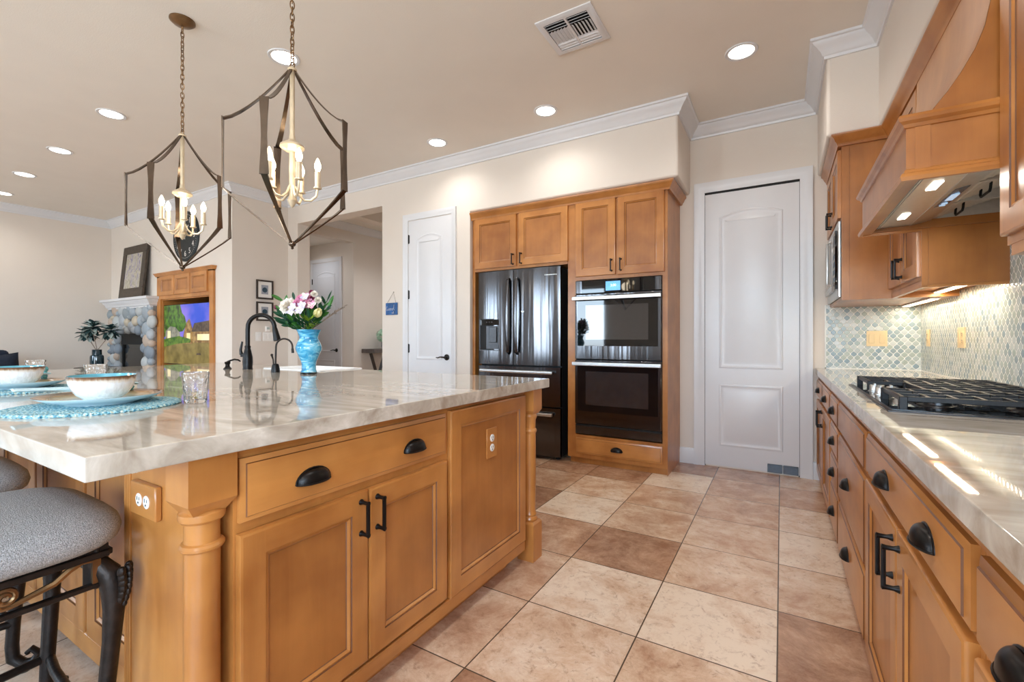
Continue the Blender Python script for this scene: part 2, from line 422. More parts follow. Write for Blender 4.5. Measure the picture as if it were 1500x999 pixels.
# ------------------------------------------------------------------ room shell
ZC = 3.03
mb = MB(); mb.box(-9.6, 3.2, -3.4, 9.0, -0.08, 0); struct(mb.build('floor', floor_m))
mb = MB(); mb.box(-9.6, 3.2, -3.6, 9.0, ZC, ZC + 0.1); struct(mb.build('ceiling', ceil_m))
def wall(name, boxes, m=None, b=0.0):
    q = MB()
    for x in boxes: q.box(*x, b=b, seg=3)
    return struct(q.build(name, m or wall_m))
YA, YD, XB, YC, XD, XR = 3.818, 4.382, -5.82, 3.078, -9.413, 0.884
wall('wall_back', [(-5.97, -5.61, YA, 4.0, 0, ZC), (-5.61, -4.017, YA, 4.0, 2.68, ZC), (-4.017, -2.757, YA, 4.0, 0, ZC)])
wall('wall_back_soffit', [(-2.86, -0.713, YA + .0006, 4.40, 2.43, ZC + .02)], b=0.022)
wall('wall_pantry', [(-2.9, 1.05, YD, 4.52, 0, ZC)])
wall('wall_niche_side', [(-2.90, -2.757, 4.0, YD, 0, ZC)])
wall('wall_right', [(XR, 1.05, -0.55, YD, 0, ZC)])
wall('wall_right_soffit', [(0.25, 0.95, 3.548, 4.40, 2.42, ZC + .02), (0.515, 0.95, -0.55, 3.60, 2.42, ZC + .02)], b=0.022)
wall('wall_living_back', [(-9.55, -7.64, YC, 3.22, 0, ZC), (-7.64, -6.295, YC, 3.22, 1.69, ZC), (-7.64, -6.295, YC, 3.22, 0, 0.62), (-6.295, XB - .15, YC, 3.22, 0, ZC)])
wall('wall_media_niche', [(-7.70, -6.25, 3.70, 3.76, 0.5, 1.8)])
wall('wall_living_side', [(-5.97, XB, YC, 3.818, 0, ZC)])
wall('wall_far_left', [(-9.55, XD, -3.4, 3.15, 0, ZC)])
# rear wall with its window openings (behind the camera; kitchen opening added for front light)
wall('wall_rear', [(-9.6, -8.9, -3.4, -3.2, 0, ZC), (-8.9, -7.4, -3.4, -3.2, 0, 0.8), (-8.9, -7.4, -3.4, -3.2, 2.4, ZC), (-7.4, -4.9, -3.4, -3.2, 0, ZC),
                   (-4.9, -3.74, -3.4, -3.2, 2.45, ZC), (-3.74, -1.6, -3.4, -3.2, 0, ZC), (-1.6, 0.5, -3.4, -3.2, 0, 1.2), (-1.6, 0.5, -3.4, -3.2, 2.5, ZC), (0.5, 0.95, -3.4, -3.2, 0, ZC),
                   (0.95, 2.75, -3.4, -3.2, 0, 0.85), (0.95, 2.75, -3.4, -3.2, 2.55, ZC), (2.75, 3.2, -3.4, -3.2, 0, ZC)])
wall('wall_nook', [(3.0, 3.2, -3.2, -2.85, 0, ZC), (3.0, 3.2, -2.85, -0.95, 0, 0.85), (3.0, 3.2, -2.85, -0.95, 2.55, ZC), (3.0, 3.2, -0.95, -0.3, 0, ZC), (1.05, 3.2, -0.55, -0.4, 0, ZC)])
def window(n, x0, x1, z0, z1, y, mull):
    q = MB(); w = 0.06
    q.box(x0, x1, y - .04, y + .04, z0, z0 + w); q.box(x0, x1, y - .04, y + .04, z1 - w, z1)
    for i in range(mull + 1):
        x = x0 + (x1 - x0 - w) * i / mull; q.box(x, x + w, y - .039, y + .039, z0, z1)
    struct(q.build('window_%d' % n, white_m))
window(1, -4.9, -3.74, 0, 2.45, -3.3, 1); window(2, -8.9, -7.4, .8, 2.4, -3.3, 2); window(4, -1.6, .5, 1.2, 2.5, -3.3, 2); window(3, .95, 2.75, .85, 2.55, -3.3, 2)  # the kitchen-side rear window is unseen, added for front light
# hall beyond the opening
XE = -6.2
wall('wall_hall_left', [(-6.35, XE, 4.0, 4.43, 0, ZC), (-6.35, XE, 4.43, 5.25, 2.75, ZC), (-6.35, XE, 5.25, 8.8, 0, ZC), (-6.35, -5.97, 3.84, 4.0, 0, ZC)])
wall('wall_hall_alcove', [(-8.0, XE - .15, 5.25, 5.37, 0, 2.9), (-8.1, -8.0, 4.3, 5.37, 0, 2.9), (-8.0, XE - .15, 4.3, 4.43, 0, 2.9)])
struct(MB().box(-8.1, XE - .15, 4.3, 5.37, 2.8, 2.9).build('ceiling_alcove', ceil_m))
wall('wall_hall_end', [(-6.35, -2.7, 8.6, 8.75, 0, ZC), (-3.9, -3.75, 4.0, 8.7, 0, ZC)])
wall('wall_hall_beam', [(-5.35, -5.15, 4.0, 8.6, 2.86, ZC)])
# crown mouldings (white)
CR = [(0.0, 2.918), (0.012, 2.918), (0.016, 2.934), (0.026, 2.94), (0.034, 2.958), (0.056, 2.982), (0.074, 2.996), (0.080, 3.010), (0.092, 3.014), (0.092, 3.031), (0.0, 3.031)]
q = MB(); q.sweep([(XD, -3.2), (XD, YC), (XB, YC), (XB, YA), (-0.713, YA), (-0.713, YD), (0.25, YD), (0.25, 3.548), (0.515, 3.548), (0.515, -0.55)], CR)
struct(q.build('trim_1', white_m))
q = MB(); q.sweep([(XE, 4.0), (XE, 8.6)], CR); struct(q.build('trim_2', white_m))
q = MB(); q.sweep([(-5.35, 8.6), (-5.35, 4.0)], [(o * .6, 2.86 + (z - 2.918) * .9) for o, z in CR]); struct(q.build('trim_3', white_m))
# baseboards
BB = [(0, 0), (0.016, 0), (0.016, 0.11), (0.010, 0.135), (0, 0.14)]
for nm, pth in (('baseboard_pantry_left', [(-0.80, YD), (-0.671, YD)]), ('baseboard_pantry_right', [(0.22, YD), (0.262, YD)]), ('baseboard_back', [(-4.017, YA), (-3.672, YA)]),
                ('baseboard_back_right', [(-2.938, YA), (-2.757, YA)]), ('baseboard_far_left', [(XD, -3.2), (XD, YC)]), ('baseboard_living_side', [(XB, YC), (XB, YA)]), ('baseboard_hall', [(XE, 5.25), (XE, 8.6)])):
    q = MB(); q.sweep(pth, BB); struct(q.build(nm, white_m))

# ------------------------------------------------------------------ panel doors
def casing(n, X, a0, a1, b1, w=0.085):
    """door casing as mitred moulding around an opening a0..a1, top b1 (inner edges)"""
    q = MB(X); prof = [(0, 0), (0, 0.012), (0.012, 0.016), (w * .5, 0.017), (w * .62, 0.023), (w, 0.024), (w, 0)]
    rings = []
    for (a, b, da, db) in ((a0, 0, -1, 0), (a0, b1, -1, 1), (a1, b1, 1, 1), (a1, 0, 1, 0)):
        rings.append([(a + da * o, b + db * o, c) for o, c in prof])
    q.loft(rings)
    return struct(q.build('trim_%d' % n, white_m))
def interior_door(n, X, a0, a1, b1, m, zmid, arched=True, proud=0.004):
    """two-panel door, upper panel with a curved top"""
    q = MB(X); th = 0.004
    q.box(a0, a1, 0.012, b1, 0.0, th)
    root = struct(q.build('door_%d' % n, m))
    w = a1 - a0; st = 0.115
    def panel(pts):
        pq = MB(X); c = Vector((sum(p[0] for p in pts) / len(pts), sum(p[1] for p in pts) / len(pts)))
        def inset(d):
            out = []
            k = len(pts)
            for i in range(k):
                p0, p, p1 = Vector(pts[i - 1]), Vector(pts[i]), Vector(pts[(i + 1) % k])
                e0 = (p - p0).normalized(); e1 = (p1 - p).normalized()
                n0 = Vector((-e0.y, e0.x)); n1 = Vector((-e1.y, e1.x)); b = (n0 + n1); b = b / max(b.dot(n0), .3)
                out.append(p + b * d)
            return out
        rings = []
        for d, z in ((0, th), (0.004, th + .006), (0.014, th + .008), (0.022, th + .003), (0.040, th + .003), (0.062, th + .009)):
            rings.append([(v.x, v.y, z) for v in inset(d)])
        pq.loft(rings, cap0=False)
        return pq.build('door_panel', m, root)
    a, bb = a0 + st, a1 - st
    top = b1 - 0.16
    pts = [(a, zmid + .07), (bb, zmid + .07), (bb, top - .05)]
    if arched:
        for i in range(1, 12):
            t = i / 12; x = bb + (a - bb) * t; pts.append((x, top - .05 + 0.05 * math.sin(PI * t)))
    pts.append((a, top - .05))
    panel(pts)
    panel([(a, 0.19), (bb, 0.19), (bb, zmid - .07), (a, zmid - .07)])
    return root
def lever(root, X, a, b, d):
    q = MB(X)
    q.lathe([(0.0, 0.0), (0.033, 0.0), (0.033, 0.006), (0.026, 0.012), (0.012, 0.014), (0.011, 0.045), (0.0, 0.046)], (a, b, 0.006), 20)
    q.tube([(a, b, .045), (a + d * .03, b + .004, .052), (a + d * .06, b + .003, .05), (a + d * .09, b - .006, .048), (a + d * .115, b - .002, .046)], [.009, .008, .007, .007, .005], 8)
    return q.build('lever_handle', black_m, root)
def hinge(root, X, a, zs):
    for z in zs:
        q = MB(X); q.box(a - .012, a + .012, z - .045, z + .045, 0, .006); q.tube([(a, z - .05, .008), (a, z + .05, .008)], .006, 8)
        q.build('hinge', black_m, root)
# pantry door
X = face_y(YD)
d1 = interior_door(1, X, -0.585, 0.127, 2.405, white_m, 0.80)
casing(4, X, -0.588, 0.130, 2.425, 0.088)
q = MB(X); q.box(-0.588, 0.130, 2.406, 2.425, 0, .003); q.box(-0.588, -0.581, 0, 2.425, 0, .003); q.box(.122, .130, 0, 2.425, 0, .003); struct(q.build('trim_5', dark_m))  # dark strips stand in for shade in the gap around the door
q = MB(X); q.box(-0.10, 0.008, 0.012, 0.082, .004, .012, b=.002); q.box(0.014, 0.121, 0.012, 0.082, .004, .012, b=.002)
for a in (-.085, -.01, .03, .105):
    for z in (.025, .068): q.lathe([(0, 0), (.004, 0), (.003, .002), (0, .003)], (a, z, .012), 8)
tag(q.build('floor_hinge_plate', dsteel_m, d1), 'polished steel hinge cover plate')
# white closet door in the back wall
X = face_y(YA)
d2 = interior_door(2, X, -3.600, -3.000, 2.44, white_m, 0.83)
casing(6, X, -3.606, -2.994, 2.448, 0.066)
lever(d2, X, -3.055, 0.93, -1)
hinge(d2, X, -3.598, (0.98, 1.75, 2.22) if False else (0.30, 1.02, 1.62, 2.24))
# white door in the hall alcove, its dim light put into the paint
X = face_y(5.25)
d3 = interior_door(3, X, -7.28, -6.55, 2.47, shadedw_m, 0.83)
casing(7, X, -7.288, -6.542, 2.478, 0.06)
lever(d3, X, -6.62, 0.93, -1)
hinge(d3, X, -7.28, (0.98, 2.15))

# ------------------------------------------------------------------ cabinet hardware and fronts
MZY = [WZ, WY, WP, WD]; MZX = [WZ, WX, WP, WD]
def panel_door(name, X, a0, a1, b0, b1, parent, mats, sw=0.062, th=0.02, label=None):
    q = MB(X)
    def ring(i, c): return [(a0 + i, b0 + i, c), (a1 - i, b0 + i, c), (a1 - i, b1 - i, c), (a0 + i, b1 - i, c)]
    q.loft([ring(0, 0), ring(0, th - .006), ring(.002, th - .002), ring(.007, th)], 0, cap1=False)
    A0, A1, B0, B1, i = a0 + .007, a1 - .007, b0 + .007, b1 - .007, sw - .007
    q.poly([(A0, B0, th), (A0 + i, B0, th), (A0 + i, B1, th), (A0, B1, th)], 0)
    q.poly([(A1 - i, B0, th), (A1, B0, th), (A1, B1, th), (A1 - i, B1, th)], 0)
    q.poly([(A0 + i, B0, th), (A1 - i, B0, th), (A1 - i, B0 + i, th), (A0 + i, B0 + i, th)], 1)
    q.poly([(A0 + i, B1 - i, th), (A1 - i, B1 - i, th), (A1 - i, B1, th), (A0 + i, B1, th)], 1)
    q.loft([ring(sw, th), ring(sw + .002, th - .004)], 3, cap0=False, cap1=False)
    q.loft([ring(sw + .002, th - .004), ring(sw + .006, th - .003), ring(sw + .013, th - .008)], 0, cap0=False, cap1=False)
    q.loft([ring(sw + .013, th - .008), ring(sw + .015, th - .0105)], 3, cap0=False, cap1=False)
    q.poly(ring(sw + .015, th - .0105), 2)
    o = q.build(name, mats, parent)
    return o
def drawer_front(name, X, a0, a1, b0, b1, parent, mats, th=0.02):
    q = MB(X)
    def ring(i, c): return [(a0 + i, b0 + i, c), (a1 - i, b0 + i, c), (a1 - i, b1 - i, c), (a0 + i, b1 - i, c)]
    q.loft([ring(0, 0), ring(0, th - .009), ring(.004, th - .007), ring(.012, th - .004)], 1, cap1=False)
    q.loft([ring(.012, th - .004), ring(.014, th - .001)], 3, cap0=False, cap1=False)
    q.loft([ring(.014, th - .001), ring(.018, th)], 1, cap0=False)
    return q.build(name, mats, parent)
def cup_pull(X, a, b, c, parent, w=0.10, h=0.034, d=0.027):
    q = MB(X); nu, nv = 14, 7; R = []
    for i in range(nv + 1):
        ph = (PI / 2) * i / nv
        R.append([q.v((a + w / 2 * math.cos(PI * j / nu) * (math.cos(ph) ** .6 if i < nv else 0), b - h * .45 + h * math.sin(ph) ** 1.0, c + d * math.sin(PI * j / nu) * max(math.cos(ph), 0) ** .55)) for j in range(nu + 1)])
    for i in range(nv):
        for j in range(nu): q.f([R[i][j], R[i][j + 1], R[i + 1][j + 1], R[i + 1][j]])
    # rolled lip and back plate
    q.tube([(a + w / 2 * math.cos(PI * j / nu), b - h * .45, c + d * math.sin(PI * j / nu)) for j in range(nu + 1)], .0025, 6)
    q.tube([(a + (w / 2 + .002) * math.cos(PI * j / 12), b - h * .45 + (h + .003) * math.sin(PI * j / 12), c + .001) for j in range(13)], .003, 6)
    return q.build('cup_pull', black_m, parent)
def bar_pull(X, a, b, c, parent, L=0.105, d=0.032):
    q = MB(X)
    for s in (-1, 1):
        q.lathe([(0, 0), (.0095, 0), (.0085, .004), (.0055, .012), (.006, d - .006), (.0075, d + .002), (0, d + .003)], (a, b + s * L * .45, c), 12)
    q.box(a - .005, a + .005, b - L / 2, b + L / 2, c + d - .006, c + d + .004, b=.0025, seg=2)
    return q.build('bar_pull', black_m, parent)
def outlet_faces(q, a, b, c, m, gap=.02, vert=True, md=1):
    for s in (-1, 1):
        x, y = (a, b + s * gap) if vert else (a + s * gap, b)
        q.lathe([(0, 0), (.0165, 0), (.0165, .0015), (.015, .0022), (0, .0022)], (x, y, c), 20, m)
        for da, db, wa, wb in ((-.006, .004, .0012, .005), (.006, .004, .0012, .004), (0, -.007, .0022, .0022)):
            q.box(x + da - wa, x + da + wa, y + db - wb, y + db + wb, c + .002, c + .0028, m=md)

# ------------------------------------------------------------------ kitchen island
isl = thing('kitchen_island', 'large honey maple island base with drawer, paired doors and corner posts', 'island', (-2.6, 1.2, 0))
q = MB(); q.box(-4.08, -1.109, .625, 1.865, .075, .871); q.box(-4.08, -3.145, 1.865, 1.99, .075, .871); q.box(-2.515, -1.109, 1.865, 1.99, .075, .871); q.box(-3.145, -2.515, 1.865, 1.99, .075, .655); q.box(-1.55, -1.185, .545, .625, .075, .871); q.box(-1.185, -1.109, .588, .625, .075, .871)
q.box(-4.0, -1.17, .66, 1.93, 0, .08); q.box(-1.54, -1.16, .56, .70, 0, .08)
q.build('cabinet_body', [WZ], isl)
# front rails and base moulding on the aisle side
X = face_px(-1.108)
q = MB(X); q.box(.588, 1.985, .075, .125, 0, .012, b=.003); q.build('bottom_rail', [WY], isl)
q = MB(X); q.box(.588, 1.985, .850, .871, 0, .006); q.build('top_rail', [WY], isl)
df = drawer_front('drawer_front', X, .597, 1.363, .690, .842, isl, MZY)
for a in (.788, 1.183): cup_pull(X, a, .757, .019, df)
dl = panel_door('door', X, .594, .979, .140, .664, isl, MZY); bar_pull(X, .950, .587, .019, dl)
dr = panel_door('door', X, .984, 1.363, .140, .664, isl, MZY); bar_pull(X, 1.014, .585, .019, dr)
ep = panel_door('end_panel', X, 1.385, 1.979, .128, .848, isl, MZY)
q = MB(X); q.box(1.637, 1.716, .605, .735, .0095, .0165, b=.002); outlet_faces(q, 1.6765, .670, .0165, 1, .021, True, 2)
tag(q.build('power_outlet', [WZ, plate_m, dark_m], ep), 'wooden outlet plate with white sockets')
# stool-side wainscot panels
X = face_y(.624)
for i in range(5):
    a1 = -1.565 - i * .52; panel_door('wainscot_panel', X, a1 - .50, a1, .10, .862, isl, MZX, .075, .018)
q = MB(X); q.box(-4.08, -1.55, 0.03, .105, 0, .016, b=.004); q.build('base_moulding', [WX], isl)
X = face_y(.545)
q = MB(X); q.box(-1.55, -1.185, .08, .871, 0, .006); 
for a in (-1.548, -1.534, -1.520): q.tube([(a, .08, .006), (a, .87, .006)], .005, 6)
q.box(-1.55, -1.15, .03, .10, 0, .014, b=.004)
epn = q.build('pier_panel', [WZ], isl)
q = MB(X); q.box(-1.478, -1.338, .668, .754, .006, .022, b=.003); outlet_faces(q, -1.405, .711, .022, 1, .021, False, 2)
tag(q.build('power_outlet', [WX, plate_m, dark_m], epn), 'wooden outlet plate with white sockets')
# corner column by the stools: square block over a rounded shaft with two rings
q = MB()
bl = [(-1.192, .486), (-1.086, .486), (-1.086, .588), (-1.192, .588)]
def sq(c, h, z, r=0): return [(c[0] - h, c[1] - h, z), (c[0] + h, c[1] - h, z), (c[0] + h, c[1] + h, z), (c[0] - h, c[1] + h, z)]
cc = (-1.138, .536)
q.loft([sq(cc, .034, .735), sq(cc, .051, .762), sq(cc, .051, .871)])
q.lathe([(.036, .0), (.036, .648), (.041, .650), (.045, .655), (.045, .660), (.041, .665), (.0355, .668), (.0355, .712), (.041, .714), (.046, .720), (.047, .728), (.046, .735), (.036, .742)], (cc[0], cc[1], 0), 28)
q.loft([sq(cc, .046, 0), sq(cc, .046, .10), sq(cc, .038, .112)])
q.build('corner_column', [WZ], isl, ang=22)
def turned_post(c):
    p = MB(); h = .046
    p.loft([sq(c, h, 0), sq(c, h, .185), sq(c, .036, .197)])
    p.loft([sq(c, .033, .742), sq(c, h, .762), sq(c, h, .871)])
    p.lathe([(.034, .19), (.038, .198), (.041, .206), (.038, .215), (.033, .220), (.036, .228), (.033, .236), (.029, .25), (.033, .45), (.031, .64), (.035, .648), (.037, .655), (.035, .662), (.030, .668), (.031, .71), (.036, .722), (.038, .730), (.036, .738), (.032, .745)], (c[0], c[1], 0), 26)
    return p.build('turned_post', [WZ], isl, ang=22)
turned_post((-1.117, 2.070)); turned_post((-4.1, 2.070))
# worktop with a notch for the apron sink
q = MB(); q.prism([(-4.25, .306), (-1.05, .306), (-1.05, 2.166), (-2.52, 2.166), (-2.52, 1.87), (-3.14, 1.87), (-3.14, 2.166), (-4.25, 2.166)], .871, .917, 0, .004)
tag(q.build('island_countertop', stone_m), 'polished taupe stone slab with thick square edge on island', 'countertop')
q = MB()
def ringrect(x0, x1, y0, y1, z): return [(x0, y0, z), (x1, y0, z), (x1, y1, z), (x0, y1, z)]
q.loft([ringrect(-3.138, -2.522, 1.872, 2.21, .66), ringrect(-3.138, -2.522, 1.872, 2.21, .921), ringrect(-3.132, -2.528, 1.878, 2.204, .925), ringrect(-3.118, -2.542, 1.892, 2.19, .925), ringrect(-3.11, -2.55, 1.90, 2.18, .915), ringrect(-3.10, -2.56, 1.91, 2.17, .70)])
q.lathe([(0, .7), (.03, .7), (.03, .704), (0, .704)], (-2.83, 2.04, 0), 16)
tag(q.build('apron_sink', basin_m), 'white fireclay sink set into the far side of island top', 'sink')

# faucets (black bronze)
def rdir(d, s): return (d[0] * s, d[1] * s)
dv = Vector((.80, .60, 0))
def along(p, s, z): return (p[0] + dv.x * s, p[1] + dv.y * s, z)
p = (-3.16, 1.775); z0 = .917
f = thing('kitchen_faucet', 'tall dark bronze gooseneck faucet with pull-down spray head', 'faucet', (p[0], p[1], z0))
q = MB(); q.lathe([(.031, z0), (.031, z0 + .006), (.029, z0 + .01), (.032, z0 + .05), (.030, z0 + .085), (.022, z0 + .125), (.017, z0 + .145), (.019, z0 + .15), (.019, z0 + .158), (.016, z0 + .162)], (p[0], p[1], 0), 24)
q.build('faucet_body', black_m, f)
q = MB(); pts = [along(p, 0, z0 + .15), along(p, 0, z0 + .27)]
for i in range(1, 14):
    a = PI - PI * 1.02 * i / 13; pts.append(along(p, .088 + .088 * math.cos(a), z0 + .285 + .088 * math.sin(a)))
q.tube(pts, .0145, 14); q.build('spout', black_m, f)
q = MB(); q.lathe([(.015, 0), (.017, -.01), (.019, -.03), (.023, -.075), (.024, -.088), (.020, -.092)], along(p, .176, z0 + .285), 18, X=Matrix.Rotation(-.2, 4, Vector((-dv.y, dv.x, 0)))); q.build('spray_head', black_m, f)
q = MB(); q.tube([along(p, -.028, z0 + .10), along(p, -.042, z0 + .105), along(p, -.046, z0 + .13), along(p, -.036, z0 + .19)], [.011, .012, .009, .006], 10); q.lathe([(.016, 0), (.016, .02), (.01, .026)], along(p, -.03, z0 + .085), 12); q.build('lever', black_m, f)
p = (-2.72, 1.70)
f = thing('filtered_water_tap', 'small dark slim gooseneck drinking tap beside the blue vase', 'tap', (p[0], p[1], z0))
q = MB(); q.lathe([(.026, z0), (.026, z0 + .004), (.023, z0 + .03), (.018, z0 + .05), (.010, z0 + .054)], (p[0], p[1], 0), 20); q.build('tap_base', black_m, f)
q = MB(); pts = [along(p, 0, z0 + .05), along(p, .002, z0 + .13)]
for i in range(0, 12):
    a = PI - PI * .98 * i / 11; pts.append(along(p, .052 + .049 * math.cos(a), z0 + .16 + .049 * math.sin(a)))
pts.append(along(p, .101, z0 + .135)); q.tube(pts, .0055, 10); q.tube([along(p, .101, z0 + .148), along(p, .103, z0 + .120)], [.0075, .008], 10); q.build('spout', iron_m, f)
q = MB(); q.tube([along(p, -.012, z0 + .05), along(p, -.014, z0 + .08), along(p, -.022, z0 + .105)], [.004, .004, .006], 8); q.ball(along(p, -.022, z0 + .108), .008); q.build('lever', iron_m, f)
p = (-3.31, 1.72)
f = thing('soap_dispenser', 'short dark bronze soap pump at left of the faucet', 'soap dispenser', (p[0], p[1], z0))
q = MB(); q.lathe([(.026, z0), (.026, z0 + .004), (.020, z0 + .010), (.015, z0 + .016), (.013, z0 + .03), (.017, z0 + .036), (.019, z0 + .044), (.016, z0 + .05), (.004, z0 + .052)], (p[0], p[1], 0), 20); q.build('pump_base', black_m, f)
q = MB(); q.tube([along(p, 0, z0 + .048), along(p, .02, z0 + .058), along(p, .045, z0 + .066), along(p, .07, z0 + .062), along(p, .085, z0 + .052)], [.008, .006, .006, .006, .005], 8); q.build('pump_spout', black_m, f)

# vase
vz = (-2.42, 1.72)
def vase_mat():
    m, n, l, b = newmat('swirled_blue_glass')
    t = n.new('ShaderNodeTexCoord'); w = n.new('ShaderNodeTexNoise'); w.inputs['Scale'].default_value = 9; w.inputs['Detail'].default_value = 5; w.inputs['Distortion'].default_value = 2.2
    mp = n.new('ShaderNodeMapping'); mp.inputs['Scale'].default_value = (1, 1, 2.4); l.new(t.outputs['Object'], mp.inputs[0]); l.new(mp.outputs[0], w.inputs['Vector'])
    r = n.new('ShaderNodeValToRGB'); e = r.color_ramp.elements; e[0].position = .3; e[0].color = lin((22, 112, 158)); e[1].position = .72; e[1].color = lin((214, 236, 242))
    a = e.new(.46); a.color = lin((62, 160, 200)); a = e.new(.58); a.color = lin((120, 196, 222))
    l.new(w.outputs['Fac'], r.inputs[0]); l.new(r.outputs[0], b.inputs['Base Color']); setp(b, Roughness=.06, Coat_Weight=.6)
    return m
v = thing('flower_vase', 'swirled turquoise blue glass vase on island top', 'vase', (vz[0], vz[1], z0))
q = MB(); q.lathe([(.040, 0), (.044, .006), (.044, .018), (.040, .024), (.039, .05), (.043, .075), (.060, .115), (.072, .145), (.073, .160), (.062, .190), (.052, .208), (.052, .222), (.060, .245), (.069, .263), (.065, .264), (.050, .235), (.048, .212), (.05, .2)], (vz[0], vz[1], z0), 40)
q.build('vase_body', vase_mat(), v)
q = MB(); q.lathe([(.046, 0), (.047, .010), (.043, .013), (.02, .0135)], (vz[0], vz[1], z0 - .0005), 32); q.build('foot_ring', glass_mat('clear_glass_foot', (.8, .93, .95, 1)), v)
# bouquet : every flower and sprig a thing of its own
RV, UV = Vector((.861, .5086, 0)), Vector((0, 0, 1)); FV = Vector((-.5086, .861, 0))
mouth = Vector((vz[0], vz[1], z0 + .255))
def bp(u, v_, w=0.0): return Vector((vz[0], vz[1], 0)) + RV * ((u - 451) * .00404) + UV * (1.125 - (v_ - 496.5) * .00404) - FV * w
pet = lambda nm, c, r=.55: plain(nm, c, r, 0, .05, 60)
P_white, P_pink, P_lilac, P_deep, P_yel, P_plum = pet('white_petal', (240, 232, 220)), pet('pink_petal', (226, 156, 186)), pet('pale_lilac_petal', (212, 204, 232)), pet('magenta_petal', (150, 44, 88)), pet('cream_yellow_petal', (240, 232, 176)), pet('plum_petal', (96, 20, 52))
G1, G2, G3, G4 = plain('dark_green_leaf', (22, 70, 44), .45, 0, .3, 40), plain('mid_green_leaf', (58, 112, 40), .45, 0, .25, 40), plain('olive_green_leaf', (112, 138, 30), .45, 0, .2, 40), plain('dried_stem', (136, 118, 104), .7, 0, .2, 40)
rnd = random.Random(5)
def stem(q, c, m): q.tube([mouth + (c - mouth) * -.55 * 1.0 if False else Vector((mouth.x, mouth.y, z0 + .12)) + (c - mouth) * .08, mouth + (c - mouth) * .12, mouth + (c - mouth) * .6, c], .0022, 6, m)
def petal(q, c, dirv, L, W, m, cup=.3, nrm=None):
    d = dirv.normalized(); n_ = (nrm or -FV); n_ = (n_ - d * n_.dot(d)); n_ = n_.normalized() if n_.length > 1e-4 else d.orthogonal().normalized(); s = d.cross(n_)
    rows = []
    for i in range(6):
        t = i / 5; w = W * math.sin(PI * min(.08 + t * .9, 1)) ** .7 / 2; o = n_ * (cup * L * (t * t))
        b = c + d * (L * t) + o
        rows.append([b - s * w + n_ * w * .35, b - n_ * .001, b + s * w + n_ * w * .35])
    q.loft(rows, m, closed=False)
def flower(name, label, cat, c, kind, mats, group=None, n_=-1, r=.03):
    t = thing(name, label, cat, (c.x, c.y, c.z), group); t['tmp'] = 1; del t['tmp']
    q = MB(); stem(q, c, 0); q.build('stem', G2, t)
    ax = (c - mouth).normalized() * .5 - FV * .8; ax.normalize(); e1 = ax.orthogonal().normalized(); e2 = ax.cross(e1)
    q = MB()
    if kind == 'ball':
        for ly in range(5):
            k = 7 + ly * 2
            for j in range(k):
                a = 2 * PI * (j + .5 * ly) / k; tilt = .15 + ly * .32
                d = ax * math.cos(tilt) + (e1 * math.cos(a) + e2 * math.sin(a)) * math.sin(tilt)
                petal(q, c - ax * r * .3, d, r * (1.0 + rnd.uniform(-.1, .1)), r * .75, 0, -.15, ax)
    elif kind == 'star':
        for j in range(6):
            a = 2 * PI * j / 6 + rnd.random(); d = (e1 * math.cos(a) + e2 * math.sin(a)) + ax * .45
            petal(q, c, d, r, r * .7, 0 if j % 2 else len(mats) - 1, .1, ax)
        for j in range(5): q.tube([c, c + ax * r * .6 + e1 * rnd.uniform(-.005, .005) + e2 * rnd.uniform(-.005, .005)], .0008, 5, len(mats) - 1)
    elif kind == 'tulip':
        d0 = (c - mouth).normalized()
        e1 = d0.orthogonal().normalized(); e2 = d0.cross(e1)
        for j in range(6):
            a = 2 * PI * j / 6; o = e1 * math.cos(a) + e2 * math.sin(a)
            petal(q, c - d0 * r * .7 + o * r * .12, d0 + o * .42, r * 1.7, r * 1.0, 0, -.28, o)
    elif kind == 'bud':
        q.ball(c, (r, r, r * 1.15), 12, 8)
    q.build('bloom', mats, t); return t
flower('peony', 'big creamy white peony at left of the bouquet', 'flower', bp(425, 449, .05), 'ball', [P_white], r=.052)
for i, (u, w_, z_, lb) in enumerate(((444, 438, .04, 'pink carnation just right of the white peony'), (452, 436, .05, 'pink carnation at top centre of the bouquet'), (448, 445, .06, 'pink carnation low behind the lilac blooms'), (459, 445, .07, 'pink carnation just left of the pink-tinted alstroemeria'), (441, 444, .055, 'pink carnation touching the right side of the peony'))):
    flower('carnation', lb, 'flower', bp(u, w_, z_), 'ball', [P_pink], 'pink carnations in the vase', r=.031)
for u, w_, z_, lb in ((464, 431, .05, 'white carnation at the very top right of bouquet'), (470, 440, .055, 'white carnation above the cream tulip')):
    flower('carnation', lb, 'flower', bp(u, w_, z_), 'ball', [P_white], 'white carnations in the vase', r=.021)
for u, w_, z_, lb in ((455, 437, .08, 'topmost pale alstroemeria among the pink blooms'), (438, 452, .08, 'pale lilac alstroemeria under the peony'), (452, 450, .09, 'white lilac alstroemeria at bouquet centre'), (449, 457, .09, 'lowest white alstroemeria over the olive leaves'), (465, 449, .085, 'pink-tinted alstroemeria right of centre'), (435, 460, .08, 'lilac alstroemeria lowest on the left')):
    flower('alstroemeria', lb, 'flower', bp(u, w_, z_), 'star', [P_lilac if u != 465 else P_pink, P_white], 'alstroemeria blooms in the vase', r=.031)
for u, w_, z_, lb in ((461, 437, .05, 'magenta statice between the pale blooms'), (457, 428, .02, 'magenta statice poking out at the top'), (460, 443, .07, 'magenta statice below the white carnation')):
    flower('statice', lb, 'flower', bp(u, w_, z_), 'ball', [P_deep], 'magenta statice in the vase', r=.016)
flower('tulip', 'pale yellow tulip leaning out on the right', 'flower', bp(471, 460, .07), 'tulip', [P_yel], r=.034)
flower('thistle_bud', 'dark plum round bud at far left of bouquet', 'flower', bp(405, 450, .02), 'bud', [P_plum], r=.012)
